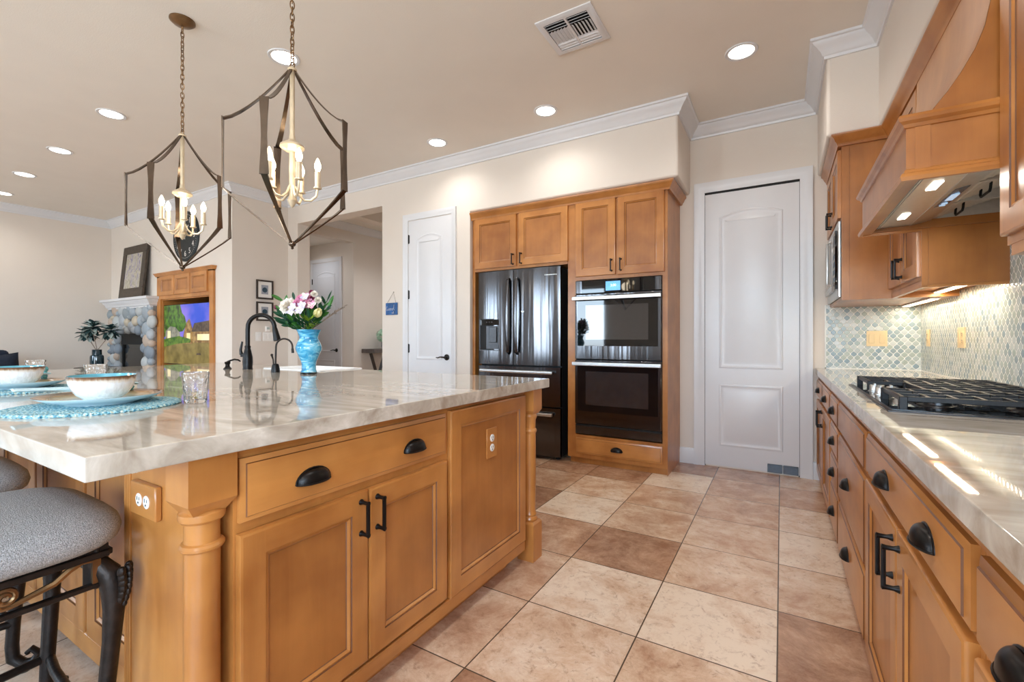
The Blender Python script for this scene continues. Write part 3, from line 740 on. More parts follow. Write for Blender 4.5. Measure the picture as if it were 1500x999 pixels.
def sprig(name, label, c, mat_, L, W, n_, group, spread=.9, droop=0):
    t = thing(name, label, 'foliage', (c.x, c.y, c.z), group)
    q = MB(); stem(q, c, 0); q.build('stem', mat_, t)
    q = MB(); d0 = (c - mouth).normalized()
    for j in range(n_):
        tt = .35 + .65 * j / max(1, n_ - 1); b = mouth + (c - mouth) * tt
        s = (-1 if j % 2 else 1) * spread * (1 - .6 * (j == n_ - 1))
        d = d0 + RV * s * .8 - FV * rnd.uniform(-.3, .7) + UV * rnd.uniform(-.3, .3) - UV * droop
        petal(q, b, d, L * rnd.uniform(.7, 1.1), W * rnd.uniform(.55, .9), rnd.randrange(2), .12, -FV + UV * .5)
    q.build('leaf', [mat_, G1 if mat_ is not G1 else G2], t); return t
for u, w_, z_, mt, L, W, k, lb in ((412, 440, .0, G2, .07, .028, 6, 'green sprig standing up at the left edge'), (424, 437, -.05, G2, .06, .022, 5, 'green sprig behind the white peony'), (420, 464, .05, G1, .075, .03, 7, 'dark leaf sprig left under the peony'), (424, 473, .06, G1, .07, .035, 7, 'broad dark leaf sprig above the vase rim'), (437, 470, .08, G1, .07, .028, 9, 'dark leaf sprig at front of the bouquet'), (414, 455, .03, G1, .06, .024, 8, 'small dark sprig below the plum bud'), (430, 478, .07, G2, .055, .022, 8, 'green sprig hanging over the vase rim at left'), (470, 474, .07, G3, .055, .02, 8, 'olive sprig hanging over the vase rim at right'),
                               (478, 440, .0, G2, .075, .022, 7, 'feathery green sprig at upper right'), (482, 450, .02, G2, .07, .036, 6, 'green leaf sprig right of the carnations'), (462, 466, .09, G3, .075, .022, 6, 'olive leaf sprig at front centre'), (454, 468, .085, G3, .07, .022, 6, 'olive leaf sprig nearest the vase centre'), (447, 455, .0, G1, .08, .03, 8, 'dark leaf sprig hidden behind the blooms'), (468, 455, .01, G1, .08, .03, 8, 'dark leaf sprig behind the yellow tulip')):
    sprig('leaf_sprig', lb, bp(u, w_, z_), mt, L, W, k, 'foliage in the vase')
for u, w_, lb, k in ((506, 447, 'dried grass stem reaching far to the right', 10), (492, 455, 'shorter dried grass stem at right', 8), (407, 470, 'dried twig drooping at the left', 6)):
    c = bp(u, w_, .0); t = thing('dried_stem', lb, 'dried stem', (c.x, c.y, c.z), 'dried stems in the vase')
    q = MB(); stem(q, c, 0); q.build('stem', G4, t)
    q = MB(); d0 = (c - mouth).normalized()
    for j in range(k): petal(q, mouth + (c - mouth) * (.62 + .38 * j / k), d0 + Vector((rnd.uniform(-.4, .4), rnd.uniform(-.4, .4), rnd.uniform(-.4, .4))), .022, .006, 0, .05)
    q.build('seed_head', G4, t)

# ------------------------------------------------------------------ place settings
def bowl_mat():
    m, n, l, b = newmat('reactive_glaze_outside')
    t = n.new('ShaderNodeTexCoord'); s = n.new('ShaderNodeSeparateXYZ'); l.new(t.outputs['Object'], s.inputs[0])
    w = n.new('ShaderNodeTexNoise'); w.inputs['Scale'].default_value = 1.0; w.inputs['Detail'].default_value = 2
    mp = n.new('ShaderNodeMapping'); mp.inputs['Scale'].default_value = (110, 110, 9); l.new(t.outputs['Object'], mp.inputs[0]); l.new(mp.outputs[0], w.inputs['Vector'])
    ma = n.new('ShaderNodeMath'); ma.operation = 'MULTIPLY_ADD'; ma.inputs[1].default_value = .014; l.new(w.outputs['Fac'], ma.inputs[0]); l.new(s.outputs[2], ma.inputs[2])
    r = n.new('ShaderNodeValToRGB'); e = r.color_ramp.elements
    mr = n.new('ShaderNodeMapRange'); mr.inputs['From Min'].default_value = 0; mr.inputs['From Max'].default_value = .087; l.new(ma.outputs[0], mr.inputs['Value'])
    l.new(mr.outputs[0], r.inputs[0])
    e[0].position = 0; e[0].color = lin((226, 230, 230)); e[1].position = 1; e[1].color = lin((84, 58, 40))
    for p_, c_ in ((.70, (236, 240, 246)), (.80, (222, 212, 198)), (.87, (150, 112, 82)), (.92, (96, 66, 46))):
        a = e.new(p_); a.color = lin(c_)
    mr2 = n.new('ShaderNodeMapRange'); mr2.inputs['From Min'].default_value = .35; mr2.inputs['From Max'].default_value = .6; mr2.inputs['To Min'].default_value = .86; mr2.inputs['To Max'].default_value = 1.0; l.new(w.outputs['Fac'], mr2.inputs['Value'])
    mx = n.new('ShaderNodeMix'); mx.data_type = 'RGBA'; mx.blend_type = 'MULTIPLY'; mx.inputs['Factor'].default_value = 1; l.new(r.outputs[0], mx.inputs['A']); l.new(mr2.outputs[0], mx.inputs['B'])
    l.new(mx.outputs['Result'], b.inputs['Base Color']); setp(b, Roughness=.12, Coat_Weight=.5)
    bpn = n.new('ShaderNodeBump'); bpn.inputs['Strength'].default_value = .5; bpn.inputs['Distance'].default_value = .004; l.new(w.outputs['Fac'], bpn.inputs['Height']); l.new(bpn.outputs[0], b.inputs['Normal'])
    return m
def plate_top():
    m, n, l, b = newmat('reactive_glaze_plate')
    t = n.new('ShaderNodeTexCoord'); ln = n.new('ShaderNodeVectorMath'); ln.operation = 'LENGTH'; l.new(t.outputs['Object'], ln.inputs[0])
    w = n.new('ShaderNodeTexNoise'); w.inputs['Scale'].default_value = 34; w.inputs['Detail'].default_value = 4; l.new(t.outputs['Object'], w.inputs['Vector'])
    ma = n.new('ShaderNodeMath'); ma.operation = 'MULTIPLY_ADD'; ma.inputs[1].default_value = .03; l.new(w.outputs['Fac'], ma.inputs[0]); l.new(ln.outputs['Value'], ma.inputs[2])
    mr = n.new('ShaderNodeMapRange'); mr.inputs['From Min'].default_value = .05; mr.inputs['From Max'].default_value = .172; l.new(ma.outputs[0], mr.inputs['Value'])
    r = n.new('ShaderNodeValToRGB'); e = r.color_ramp.elements; l.new(mr.outputs[0], r.inputs[0])
    e[0].position = 0; e[0].color = lin((150, 200, 214)); e[1].position = 1; e[1].color = lin((150, 108, 66))
    for p_, c_ in ((.4, (190, 210, 206)), (.62, (216, 200, 168)), (.8, (186, 146, 96)), (.92, (140, 98, 60))):
        a = e.new(p_); a.color = lin(c_)
    l.new(r.outputs[0], b.inputs['Base Color']); setp(b, Roughness=.1, Coat_Weight=.5)
    return m
def mat_weave():
    m, n, l, b = newmat('blue_braided_straw')
    t = n.new('ShaderNodeTexCoord'); w = n.new('ShaderNodeTexNoise'); w.inputs['Scale'].default_value = 130; w.inputs['Detail'].default_value = 2; l.new(t.outputs['Object'], w.inputs['Vector'])
    r = n.new('ShaderNodeValToRGB'); e = r.color_ramp.elements; l.new(w.outputs['Fac'], r.inputs[0])
    e[0].position = .34; e[0].color = lin((52, 120, 146)); e[1].position = .66; e[1].color = lin((214, 226, 214)); a = e.new(.5); a.color = lin((128, 182, 196))
    l.new(r.outputs[0], b.inputs['Base Color']); setp(b, Roughness=.8)
    v = n.new('ShaderNodeTexVoronoi'); v.inputs['Scale'].default_value = 150; l.new(t.outputs['Object'], v.inputs['Vector'])
    bpn = n.new('ShaderNodeBump'); bpn.inputs['Strength'].default_value = 1; bpn.inputs['Distance'].default_value = .005; l.new(v.outputs['Distance'], bpn.inputs['Height']); l.new(bpn.outputs[0], b.inputs['Normal'])
    return m
BO, PT, MW = bowl_mat(), plate_top(), mat_weave()
teal_m = plain('teal_glaze_inside', (96, 164, 178), .12, 0, .15, 30, 0, 1, None, 0, .5)
under_m = plain('pale_glaze_underside', (226, 234, 236), .15, 0, .05, 20)
nap_m = plain('aqua_linen', (190, 218, 228), .85, 0, .12, 60, .2, 600)
bead_m = plain('turquoise_bead', (92, 170, 178), .2, 0, .2, 60)
ZT = .917
mw = MB()
rings = [(.0, .006)] + [(.21 * i / 14, .0068 + .0016 * (i % 2)) for i in range(1, 14)] + [(.206, .0075), (.21, .004), (.207, .0), (0, 0)]
mw.lathe(rings, (0, 0, 0), 56, cap=False)
placemat = mw.build('placemat', MW)
q = MB(); q.lathe([(.0, .0), (.085, .0), (.09, .004), (.125, .012), (.152, .024), (.155, .027)], (0, 0, 0), 64, 1, cap=False)
q.lathe([(.155, .027), (.152, .0275), (.122, .017), (.09, .010), (.0, .009)], (0, 0, 0), 64, 0, cap=False)
plate = q.build('dinner_plate', [PT, under_m])
q = MB(); q.lathe([(.0, .0), (.044, .0), (.046, .006), (.062, .018), (.075, .040), (.082, .064), (.084, .076)], (0, 0, 0), 64, 0, cap=False)
q.lathe([(.084, .076), (.0815, .077), (.079, .066), (.07, .036), (.055, .018), (.03, .010), (0, .009)], (0, 0, 0), 64, 1, cap=False)
bowl = q.build('soup_bowl', [BO, teal_m])
def tumbler():
    q = MB(); n = 48
    def rg(r, z, k=1): return [(r * (1 + .018 * k * math.cos(12 * 2 * PI * j / n)) * math.cos(2 * PI * j / n), r * (1 + .018 * k * math.cos(12 * 2 * PI * j / n)) * math.sin(2 * PI * j / n), z) for j in range(n)]
    q.loft([rg(.029, 0), rg(.031, .003), rg(.0335, .04), rg(.0385, .098), rg(.0382, .1), rg(.0362, .1, 0), rg(.0315, .04, 0), rg(.029, .014, 0), rg(.002, .012, 0)], 0, cap1=True)
    return q.build('tumbler', tumbler_m, ang=70)
glass = tumbler()
def napkin_mesh():
    q = MB(); a, b = .015, .11; rows = []
    for i in range(15):
        t = i / 14; x = -.19 + .29 * t; w = .014 + .026 * abs(2 * t - 1) ** 1.1; z = .012 + .010 * abs(2 * t - 1)
        ring = []
        for j in range(16):
            an = 2 * PI * j / 16; k = 1 + .22 * math.cos(4 * an + t * 3)
            ring.append((x, w * math.cos(an) * k, z + (.007 - .003 * abs(2 * t - 1)) * math.sin(an) * k))
        rows.append(ring)
    q.loft(rows); return q
nr = thing('napkin', 'n', 'napkin', (0, 0, 0))
napkin_mesh().build('cloth', nap_m, nr, True)
q = MB(Matrix.Translation((.085, 0, 0)))
for j in range(9):
    a = 2 * PI * j / 9; q.ball((.0, .02 * math.cos(a), .016 + .017 * math.sin(a)), .0085, 10, 6)
q.ball((0, .0, .040), .014, 12, 8)
tag(q.build('napkin_ring', bead_m, nr, True), 'ring of turquoise beads')
names = ['nearest the island corner', 'second from the island corner', 'third from the island corner']
gl_l = ['ribbed clear tumbler standing at right of nearest placemat', 'ribbed clear tumbler behind the nearest bowl', 'ribbed clear tumbler farthest left, above the second bowl']
for i in range(3):
    x = -1.83 - .87 * i; first = i == 0
    def inst(o): return o if first else copy_tree(o)
    a = inst(placemat); a.location = (x + .03, .555, ZT); tag(a, 'round blue braided placemat, ' + names[i], 'placemat', 'placemats along the island')
    a = inst(plate); a.location = (x, .575, ZT + .0085); tag(a, 'brown-rimmed glazed plate on the placemat ' + names[i], 'plate', 'plates along the island')
    a = inst(bowl); a.location = (x + .005, .575, ZT + .0185); tag(a, 'white ribbed bowl with brown rim, on the plate ' + names[i], 'bowl', 'bowls along the island')
    a = inst(nr); a.location = (x - .118, .600, ZT + .034); a.rotation_euler = (0, 0, PI / 2 - .08); a.scale = (1, 1, 1); tag(a, 'aqua napkin in a bead ring, tucked by the bowl ' + names[i], 'napkin', 'napkins along the island')
    a = inst(glass); a.location = ((-1.645, -2.5, -3.27)[i], (.755, .765, .765)[i], ZT); tag(a, gl_l[i], 'glass', 'tumblers along the island')

# ------------------------------------------------------------------ bar stools
def bar_stool():
    st = thing('bar_stool', 'x', 'bar stool', (0, 0, 0))
    q = MB(); n = 48
    def sr(a, b, z, e=4.2):
        return [(a * math.copysign(abs(math.cos(2 * PI * j / n)) ** (2 / e), math.cos(2 * PI * j / n)), b * math.copysign(abs(math.sin(2 * PI * j / n)) ** (2 / e), math.sin(2 * PI * j / n)), z) for j in range(n)]
    q.loft([sr(.225, .225, .602), sr(.248, .248, .604), sr(.262, .262, .618), sr(.267, .267, .638), sr(.262, .262, .660), sr(.244, .244, .680), sr(.205, .205, .693), sr(.14, .14, .701), sr(.07, .07, .704), sr(.01, .01, .705)])
    q.build('seat_cushion', fabric_m, st, True, ang=70)
    q = MB()
    for z, h in ((.592, .016), (.517, .012)):
        for s in (-1, 1):
            q.box(-.215, .215, s * .215 - .009, s * .215 + .009, z - h, z, b=.002); q.box(s * .215 - .009, s * .215 + .009, -.215, .215, z - h, z, b=.002)
    q.box(-.215, .215, -.215, .215, .592, .607)
    q.build('apron_frame', iron_m, st, True)
    def scroll(M):
        q = MB(M)
        for s in (-1, 1):
            pts = []
            for i in range(22):
                a = 3.6 * PI * i / 21; r = .006 + .018 * i / 21; pts.append((s * (.035 + r * math.cos(a)), 0, .552 + r * math.sin(a)))
            pts += [(s * .085, 0, .540), (s * .115, 0, .548), (s * .14, 0, .567), (s * .165, 0, .578), (s * .19, 0, .572)]
            q.tube(pts, [.006] * 22 + [.007, .008, .008, .007, .005], 7)
        for xx in (-.19, .19): q.box(xx - .008, xx + .008, -.006, .006, .515, .58)
        return q.build('scroll_panel', bronze_m, st, True)
    for k in range(4): scroll(Matrix.Rotation(k * PI / 2, 4, 'Z') @ Matrix.Translation((0, -.215, 0)))
    for sx in (-1, 1):
        for sy in (-1, 1):
            q = MB(Matrix.Rotation(math.atan2(sy, sx), 4, 'Z')); r0 = .198 * 1.414
            q.box(r0 - .022, r0 + .012, -.02, .02, .50, .606, b=.003)
            pts = [(r0, 0, .56), (r0 + .024, 0, .53), (r0 + .036, 0, .49), (r0 + .036, 0, .44), (r0 + .031, 0, .36), (r0 + .022, 0, .26), (r0 + .013, 0, .16), (r0 + .009, 0, .09), (r0 + .012, 0, .045), (r0 + .042, 0, .022), (r0 + .072, 0, .03), (r0 + .082, 0, .055), (r0 + .064, 0, .072), (r0 + .05, 0, .058)]
            q.tube(pts, [.02, .026, .027, .023, .0195, .0185, .0175, .0175, .018, .017, .015, .012, .010, .008], 10)
            for j in range(7):   # leaf carved on the knee
                t = j / 6; z = .535 - .085 * t
                for s in (-1, 1): q.ball((r0 + .060 - .012 * t + .006 * math.sin(PI * t), s * (.016 - .010 * t), z), (.010, .011, .014), 8, 5)
                q.ball((r0 + .066 - .010 * t + .006 * math.sin(PI * t), 0, z), (.009, .008, .013), 8, 5)
            q.tube([(r0 + .042, 0, .0), (r0 + .042, 0, .02)], [.018, .014], 10)
            q.build('leg', iron_m, st, True)
    q = MB(); c = .213
    for k in range(4):
        M = Matrix.Rotation(k * PI / 2, 4, 'Z')
        q.tube([M @ Vector(p) for p in ((-c, -c, .167), (-c * .5, -c * .93, .170), (0, -c * .9, .171), (c * .5, -c * .93, .170), (c, -c, .167))], .012, 10)
    q.build('stretcher_ring', iron_m, st, True)
    return st
st = bar_stool(); s2 = copy_tree(st); s3 = copy_tree(st)
for o, x, l_ in ((st, -1.69, 'grey cushioned iron bar stool nearest the island corner'), (s2, -2.44, 'grey cushioned iron bar stool second from the island corner'), (s3, -3.145, 'grey cushioned iron bar stool third from island corner, legs just showing')):
    o.location = (x, .262, 0); tag(o, l_, 'bar stool', 'bar stools at the island')

# ------------------------------------------------------------------ ceiling lanterns
def chandelier(loc, rot):
    """loc: foot of the ceiling canopy"""
    t = thing('pendant_chandelier', 'x', 'chandelier', loc)
    q = MB(); q.lathe([(.012, -.034), (.02, -.03), (.05, -.022), (.066, -.008), (.066, 0)], (0, 0, 0), 32); q.tube(arc((0, 0, -.042), .010, 0, 360, 12), .0025, 6, closed=True); q.build('ceiling_canopy', bronze_m, t, True)
    zt = -.690   # lantern top below the ceiling
    q = MB(); n = 22; ch = -.045 - zt - .03
    for i in range(n):
        z = -.045 - ch * (i + .5) / n; h = ch / n * .72; M = Matrix.Translation((0, 0, z)) @ Matrix.Rotation((i % 2) * PI / 2 + i * .09, 4, 'Z')
        pts = [M @ Vector((.0085 * math.cos(a), 0, h * math.copysign(abs(math.sin(a)) ** .8, math.sin(a)))) for a in [2 * PI * k / 12 for k in range(12)]]
        q.tube(pts, .0026, 6, closed=True)
    q.tube(arc((0, 0, zt + .02), .017, 0, 360, 14), .003, 6, closed=True)
    q.build('chain', bronze_m, t, True)
    zb = zt - .785
    q = MB(); q.lathe([(.0, .012), (.012, .012), (.02, .004), (.02, -.004), (.008, -.008), (0, -.008)], (0, 0, zt), 20); q.tube([(0, 0, zt), (0, 0, zt - .345)], .011, 10); q.lathe([(.012, .05), (.014, .03), (.03, .018), (.05, .004), (.052, -.006), (.040, -.014), (.030, -.022), (.012, -.026)], (0, 0, zt - .345), 28)
    q.tube([(0, 0, zt - .36), (0, 0, zt - .58)], .013, 10); q.lathe([(.013, .02), (.020, .0), (.012, -.018), (.004, -.03), (0, -.032)], (0, 0, zt - .59), 16); q.build('stem', candle_m, t, True)
    q = MB(); q.ball((0, 0, zb), (.016, .016, .014), 14, 8); q.ball((0, 0, zb - .018), .007, 8, 6); q.build('finial', strap_m, t, True)
    z1, z2 = zt - .265, zt - .562; R = .27
    for k in range(5):
        a = rot + 2 * PI * k / 5; e = Vector((math.cos(a), math.sin(a), 0)); sd = Vector((-math.sin(a), math.cos(a), 0))
        q = MB(); P = []; W = []
        for i in range(9):
            u = i / 8; r = .012 + (R - .012) * (u ** 1.0); z = zt + (z1 - zt) * (1 - (1 - u) ** 1.4) ; P.append(e * r + Vector((0, 0, z))); W.append(.012 + .012 * u)
        q.strap(P, W, .005, sd)
        q.strap([e * R + Vector((0, 0, z)) for z in (z1 + .004, z1 - .03, z1 - .08, (z1 + z2) / 2, z2 + .08, z2 + .03, z2 - .004)], [.036, .033, .026, .022, .026, .033, .036], .005, sd)
        q.strap([e * (R - (R - .006) * u) + Vector((0, 0, z2 + (zb - z2) * (u ** .93))) for u in [i / 7 for i in range(8)]], [.026, .022, .018, .015, .012, .011, .010, .010], .006, sd)
        q.build('frame_strap', strap_m, t, True)
    for k in range(5):
        a = rot + .63 + 2 * PI * k / 5; e = Vector((math.cos(a), math.sin(a), 0)); zc = zt - .555
        def at(r, z): return e * r + Vector((0, 0, z))
        q = MB(); q.tube([at(.012, zc + .03), at(.026, zc - .005), at(.05, zc - .028), at(.078, zc - .026), at(.100, zc - .004), at(.106, zc + .03)], .0055, 8)
        q.lathe([(.004, 0), (.017, .004), (.018, .009), (.009, .011)], at(.106, zc + .028), 16)
        arm = q.build('candle_arm', candle_m, t, True)
        q = MB(); q.lathe([(.0125, 0), (.0125, .072), (.009, .074)], at(.106, zc + .036), 16); q.build('candle_sleeve', candle_m, arm, True)
        q = MB(); q.lathe([(.006, 0), (.009, .005), (.0145, .022), (.0135, .036), (.007, .054), (.002, .064)], at(.106, zc + .109), 16); q.build('bulb', bulb_m, arm, True)
    d = bpy.data.lights.new('chandelier_glow', 'POINT'); d.energy = 2; d.color = (1.0, .86, .66); d.shadow_soft_size = .06
    o = bpy.data.objects.new('chandelier_glow', d); C.objects.link(o); o.parent = t; o.location = (0, 0, zt - .47)
    return t
vr = math.atan2(.5086, .861)
c1 = chandelier((-1.905, 1.27, ZC), vr + math.radians(-86)); tag(c1, 'nearer bronze lantern chandelier with lit candle bulbs, hung by chain', 'chandelier', 'lantern chandeliers over the island')
c2 = chandelier((-3.085, 1.345, ZC), vr + math.radians(-85)); tag(c2, 'farther bronze lantern chandelier left, its round ceiling canopy showing', 'chandelier', 'lantern chandeliers over the island')

# ------------------------------------------------------------------ recessed lights and vent
def can(x, y, label):
    t = thing('recessed_light', label, 'ceiling light', (x, y, ZC), 'recessed ceiling lights')
    q = MB(); q.lathe([(.076, -.001), (.078, -.005), (.096, -.007), (.100, -.003), (.100, 0), (.076, 0)], (0, 0, 0), 36, cap=False); q.build('trim_ring', white_m, t, True)
    q = MB(); q.lathe([(0, -.0035), (.077, -.0035), (.077, -.001), (0, -.001)], (0, 0, 0), 36, cap=False); q.build('lens', lens_m, t, True)
    d = bpy.data.lights.new('ceiling_spot', 'SPOT'); d.energy = 22; d.spot_size = math.radians(150); d.spot_blend = .8; d.shadow_soft_size = .07; d.color = (1, .96, .91)
    o = bpy.data.objects.new('ceiling_spot', d); C.objects.link(o); o.parent = t; o.location = (0, 0, -.02)
for x, y, l_ in ((-.228, 3.374, 'lit recessed ceiling light nearest the pantry door'), (-1.694, 3.42, 'lit recessed ceiling light above the ovens'), (-2.873, 3.438, 'lit recessed ceiling light in front of the closet door'), (-2.895, 1.87, 'lit recessed ceiling light behind the nearer chandelier chain'),
                 (-4.883, 1.597, 'lit recessed ceiling light just left of the chandelier canopy chain'), (-6.275, 1.643, 'second lit recessed light left of the far chandelier'), (-7.54, 1.673, 'third lit recessed light left of the far chandelier'), (-8.757, 1.744, 'lit recessed ceiling light at the far left edge')):
    can(x, y, l_)
for x, y, e_ in ((-.23, .95, 55), (-.23, -1.2, 55), (-3.0, -1.2, 22), (-6.0, -1.2, 22)):  # out-of-view spots added to light the island front and floor
    d = bpy.data.lights.new('ceiling_spot', 'SPOT'); d.energy = e_; d.spot_size = math.radians(150); d.spot_blend = .8; d.shadow_soft_size = .07; d.color = (1, .96, .91)
    o = bpy.data.objects.new('ceiling_spot', d); C.objects.link(o); o.location = (x, y, ZC - .02)
vt = thing('ceiling_vent', 'white square louvred air vent in the ceiling', 'vent', (-1.105, 2.615, ZC))
q = MB(); w = .178
def rr(h, z): return [(-h, -h, z), (h, -h, z), (h, h, z), (-h, h, z)]
q.loft([rr(w, 0), rr(w, -.006), rr(w - .012, -.012), rr(w - .04, -.012), rr(w - .04, 0)], cap0=False, cap1=False); q.box(-.006, .006, -w + .04, w - .04, -.012, -.002); q.build('vent_frame', white_m, vt, True)
q = MB(); q.box(-w + .035, w - .035, -w + .035, w - .035, -.002, -.0005); q.build('vent_duct', dark_m, vt, True)
h = w - .042
def slat(x0, x1, y0, y1, tilt, axis):
    q = MB(); L = 0
    cx, cy = (x0 + x1) / 2, (y0 + y1) / 2
    M = Matrix.Translation((cx, cy, -.007)) @ Matrix.Rotation(tilt, 4, axis)
    q.X = M; q.box(-(x1 - x0) / 2, (x1 - x0) / 2, -(y1 - y0) / 2, (y1 - y0) / 2, -.0008, .0008); q.build('slat', white_m, vt, True)
for sx in (-1, 1):
    a0, a1 = (.006, h) if sx > 0 else (-h, -.006)
    for k in range(3): slat(a0, a1, h - .016 - .024 * k - .012, h - .016 - .024 * k + .006, -.6, 'X'); slat(a0, a1, -h + .004 + .024 * k, -h + .022 + .024 * k, .6, 'X')
    for k in range(6): xk = a0 + (a1 - a0) * (k + .5) / 6; slat(xk - .009, xk + .009, -.058, .058, .6 * sx, 'Y')
for x, y in ((-4.9, 5.3), (-4.9, 7.4)):  # unseen spots added to brighten the hall
    d = bpy.data.lights.new('ceiling_spot', 'SPOT'); d.energy = 80; d.spot_size = math.radians(160); d.spot_blend = .9; d.shadow_soft_size = .12; d.color = (.95, .97, 1)
    o = bpy.data.objects.new('ceiling_spot', d); C.objects.link(o); o.location = (x, y, ZC - .02)

d = bpy.data.lights.new('ceiling_spot', 'SPOT'); d.energy = 26; d.spot_size = math.radians(160); d.spot_blend = .9; d.shadow_soft_size = .1; d.color = (.95, .97, 1)  # unseen spot added to brighten the alcove and its door
o = bpy.data.objects.new('ceiling_spot', d); C.objects.link(o); o.location = (-6.9, 4.75, 2.78)

# ------------------------------------------------------------------ refrigerator wall
YF = 3.86; X = face_y(YF)
fc = thing('refrigerator_cabinet', 'honey maple cabinet with two doors above the refrigerator', 'cabinet', (-2.22, 4.1, 0))
q = MB(); q.box(-2.755, -2.722, YF, YD, 0, 2.36); q.box(-2.722, -1.686, YF, YD, 1.815, 2.38); q.build('cabinet_body', [WZ], fc)
q = MB(X); q.box(-2.722, -1.69, 1.812, 1.838, -.001, .002); q.build('face_rail', [WX], fc)
a = panel_door('door', X, -2.718, -2.226, 1.838, 2.352, fc, MZX); bar_pull(X, -2.258, 1.905, .019, a)
a = panel_door('door', X, -2.197, -1.680, 1.838, 2.352, fc, MZX); bar_pull(X, -2.165, 1.905, .019, a)
oc = thing('oven_cabinet', 'tall honey maple oven cabinet with upper doors and bottom drawer', 'cabinet', (-1.24, 4.1, 0))
q = MB(); q.box(-1.684, -.802, YF, 4.36, .055, .262); q.box(-1.684, -.802, YF, 4.36, 1.652, 2.38); q.box(-1.684, -1.606, YF, 4.36, .262, 1.652); q.box(-.842, -.802, YF, 4.36, .262, 1.652); q.box(-1.60, -.85, 4.30, 4.36, .262, 1.652)
q.box(-1.67, -.802, YF + .035, 4.36, 0, .056); q.build('cabinet_body', [WZ], oc)
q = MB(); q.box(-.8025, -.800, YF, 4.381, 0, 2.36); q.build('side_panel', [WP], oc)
a = panel_door('door', X, -1.604, -1.235, 1.684, 2.356, oc, MZX); bar_pull(X, -1.267, 1.765, .019, a)
a = panel_door('door', X, -1.217, -.824, 1.680, 2.356, oc, MZX); bar_pull(X, -1.185, 1.765, .019, a)
a = drawer_front('drawer_front', X, -1.602, -.842, .095, .236, oc, MZX); cup_pull(X, -1.222, .165, .019, a)
WC = [(0, 2.345), (.022, 2.345), (.026, 2.356), (.030, 2.366), (.036, 2.372), (.044, 2.392), (.056, 2.404), (.058, 2.416), (.0, 2.416)]
q = MB(); q.sweep([(-2.755, YF), (-.802, YF), (-.802, YD)], WC); struct(q.build('trim_8', [WX]))

fr = thing('refrigerator', 'black stainless french door refrigerator with water dispenser', 'refrigerator', (-2.2, 4.1, 0))
q = MB(); q.box(-2.65, -1.75, 3.875, 4.36, .03, 1.785, b=.004); q.build('fridge_body', dark_m, fr)
XFR = face_y(3.865)
def curved_door(name, a0, a1, b0, b1, parent, hole=None):
    q = MB(XFR); n = 12; rings = []
    am, hw = -2.2005, .4545
    def c_(a): return .045 + .022 * (1 - ((a - am) / hw) ** 2)
    prof = []
    for i in range(n + 1):
        a = a0 + (a1 - a0) * i / n; e = min(1, min(i, n - i) / .8); prof.append((a, c_(a) - (0.008 if i in (0, n) else 0)))
    lo = [(a, b0, c) for a, c in prof] + [(a1, b0, .0), (a0, b0, .0)]
    hi = [(a, b1, c) for a, c in prof] + [(a1, b1, .0), (a0, b1, .0)]
    lo1 = [(a, b0 + .005, c) for a, c in prof] + [(a1, b0 + .005, .0), (a0, b0 + .005, .0)]
    q.loft([lo, hi]); return q.build(name, bstain_m, parent, ang=30)
d_l = curved_door('fridge_door', -2.655, -2.2325, .875, 1.795, fr); d_r = curved_door('fridge_door', -2.2275, -1.746, .875, 1.795, fr)
dr1 = curved_door('freezer_drawer', -2.655, -1.746, .495, .858, fr); dr2 = curved_door('freezer_drawer', -2.655, -1.746, .035, .482, fr)
def long_handle(a, parent):
    q = MB(XFR); P = [(a, .98, .062), (a, 1.0, .095), (a, 1.15, .112), (a, 1.35, .116), (a, 1.55, .112), (a, 1.69, .098), (a, 1.71, .066)]
    q.tube(P, [.014, .016, .016, .016, .016, .016, .014], 10, sx=.7, sy=1.1); tag(q.build('door_handle', bstain_m, parent), 'long bowed dark steel handle')
long_handle(-2.277, d_l); long_handle(-2.183, d_r)
q = MB(XFR); q.lathe([(0, 0), (.010, 0), (.010, .006), (0, .007)], (-2.125, 1.385, .066), 14); q.box(-2.139, -2.111, 1.383, 1.392, .064, .074); q.build('door_latch', steel_m, d_r)
for b, pr in ((.812, dr1), (.425, dr2)):
    q = MB(XFR); q.box(-2.60, -1.80, b - .014, b + .016, .082, .112, b=.008, seg=2); q.box(-2.58, -2.55, b - .01, b + .01, .05, .09); q.box(-1.85, -1.82, b - .01, b + .01, .05, .09); tag(q.build('drawer_handle', steel_m, pr), 'horizontal steel bar handle')
q = MB(XFR); q.box(-2.625, -2.385, 1.015, 1.325, .035, .060, m=0); q.box(-2.615, -2.395, 1.262, 1.318, .060, .064, b=.001, m=1)
q.box(-2.545, -2.395, 1.025, 1.255, .060, .066, b=.001, m=2); q.box(-2.505, -2.415, 1.09, 1.245, .066, .078, b=.004, m=2); q.box(-2.625, -2.385, 1.010, 1.017, .05, .068, m=2); q.box(-2.625, -2.618, 1.015, 1.325, .05, .066, m=2)
for i in range(3): q.lathe([(0, 0), (.006, 0), (0, .001)], (-2.54 + .03 * i, 1.292, .064), 10, 2)
q.build('water_dispenser', [dark_m, blackglass_m, dsteel_m], d_l)
q = MB(XFR); q.box(-1.895, -1.888, 1.715, 1.727, .058, .0595)
for i in range(9): q.box(-1.88 + .012 * i, -1.872 + .012 * i, 1.716 + .002 * (i % 2), 1.726 - .001 * (i % 3), .056 - .0006 * i, .0583 - .0007 * i)
tag(q.build('brand_mark', steel_m, d_r), 'tiny silver maker mark')
q = MB()
for x in (-2.6, -1.80): q.lathe([(.02, 0), (.02, .025), (.014, .036)], (x, 3.90, 0), 12)
q.build('foot', dark_m, fr)

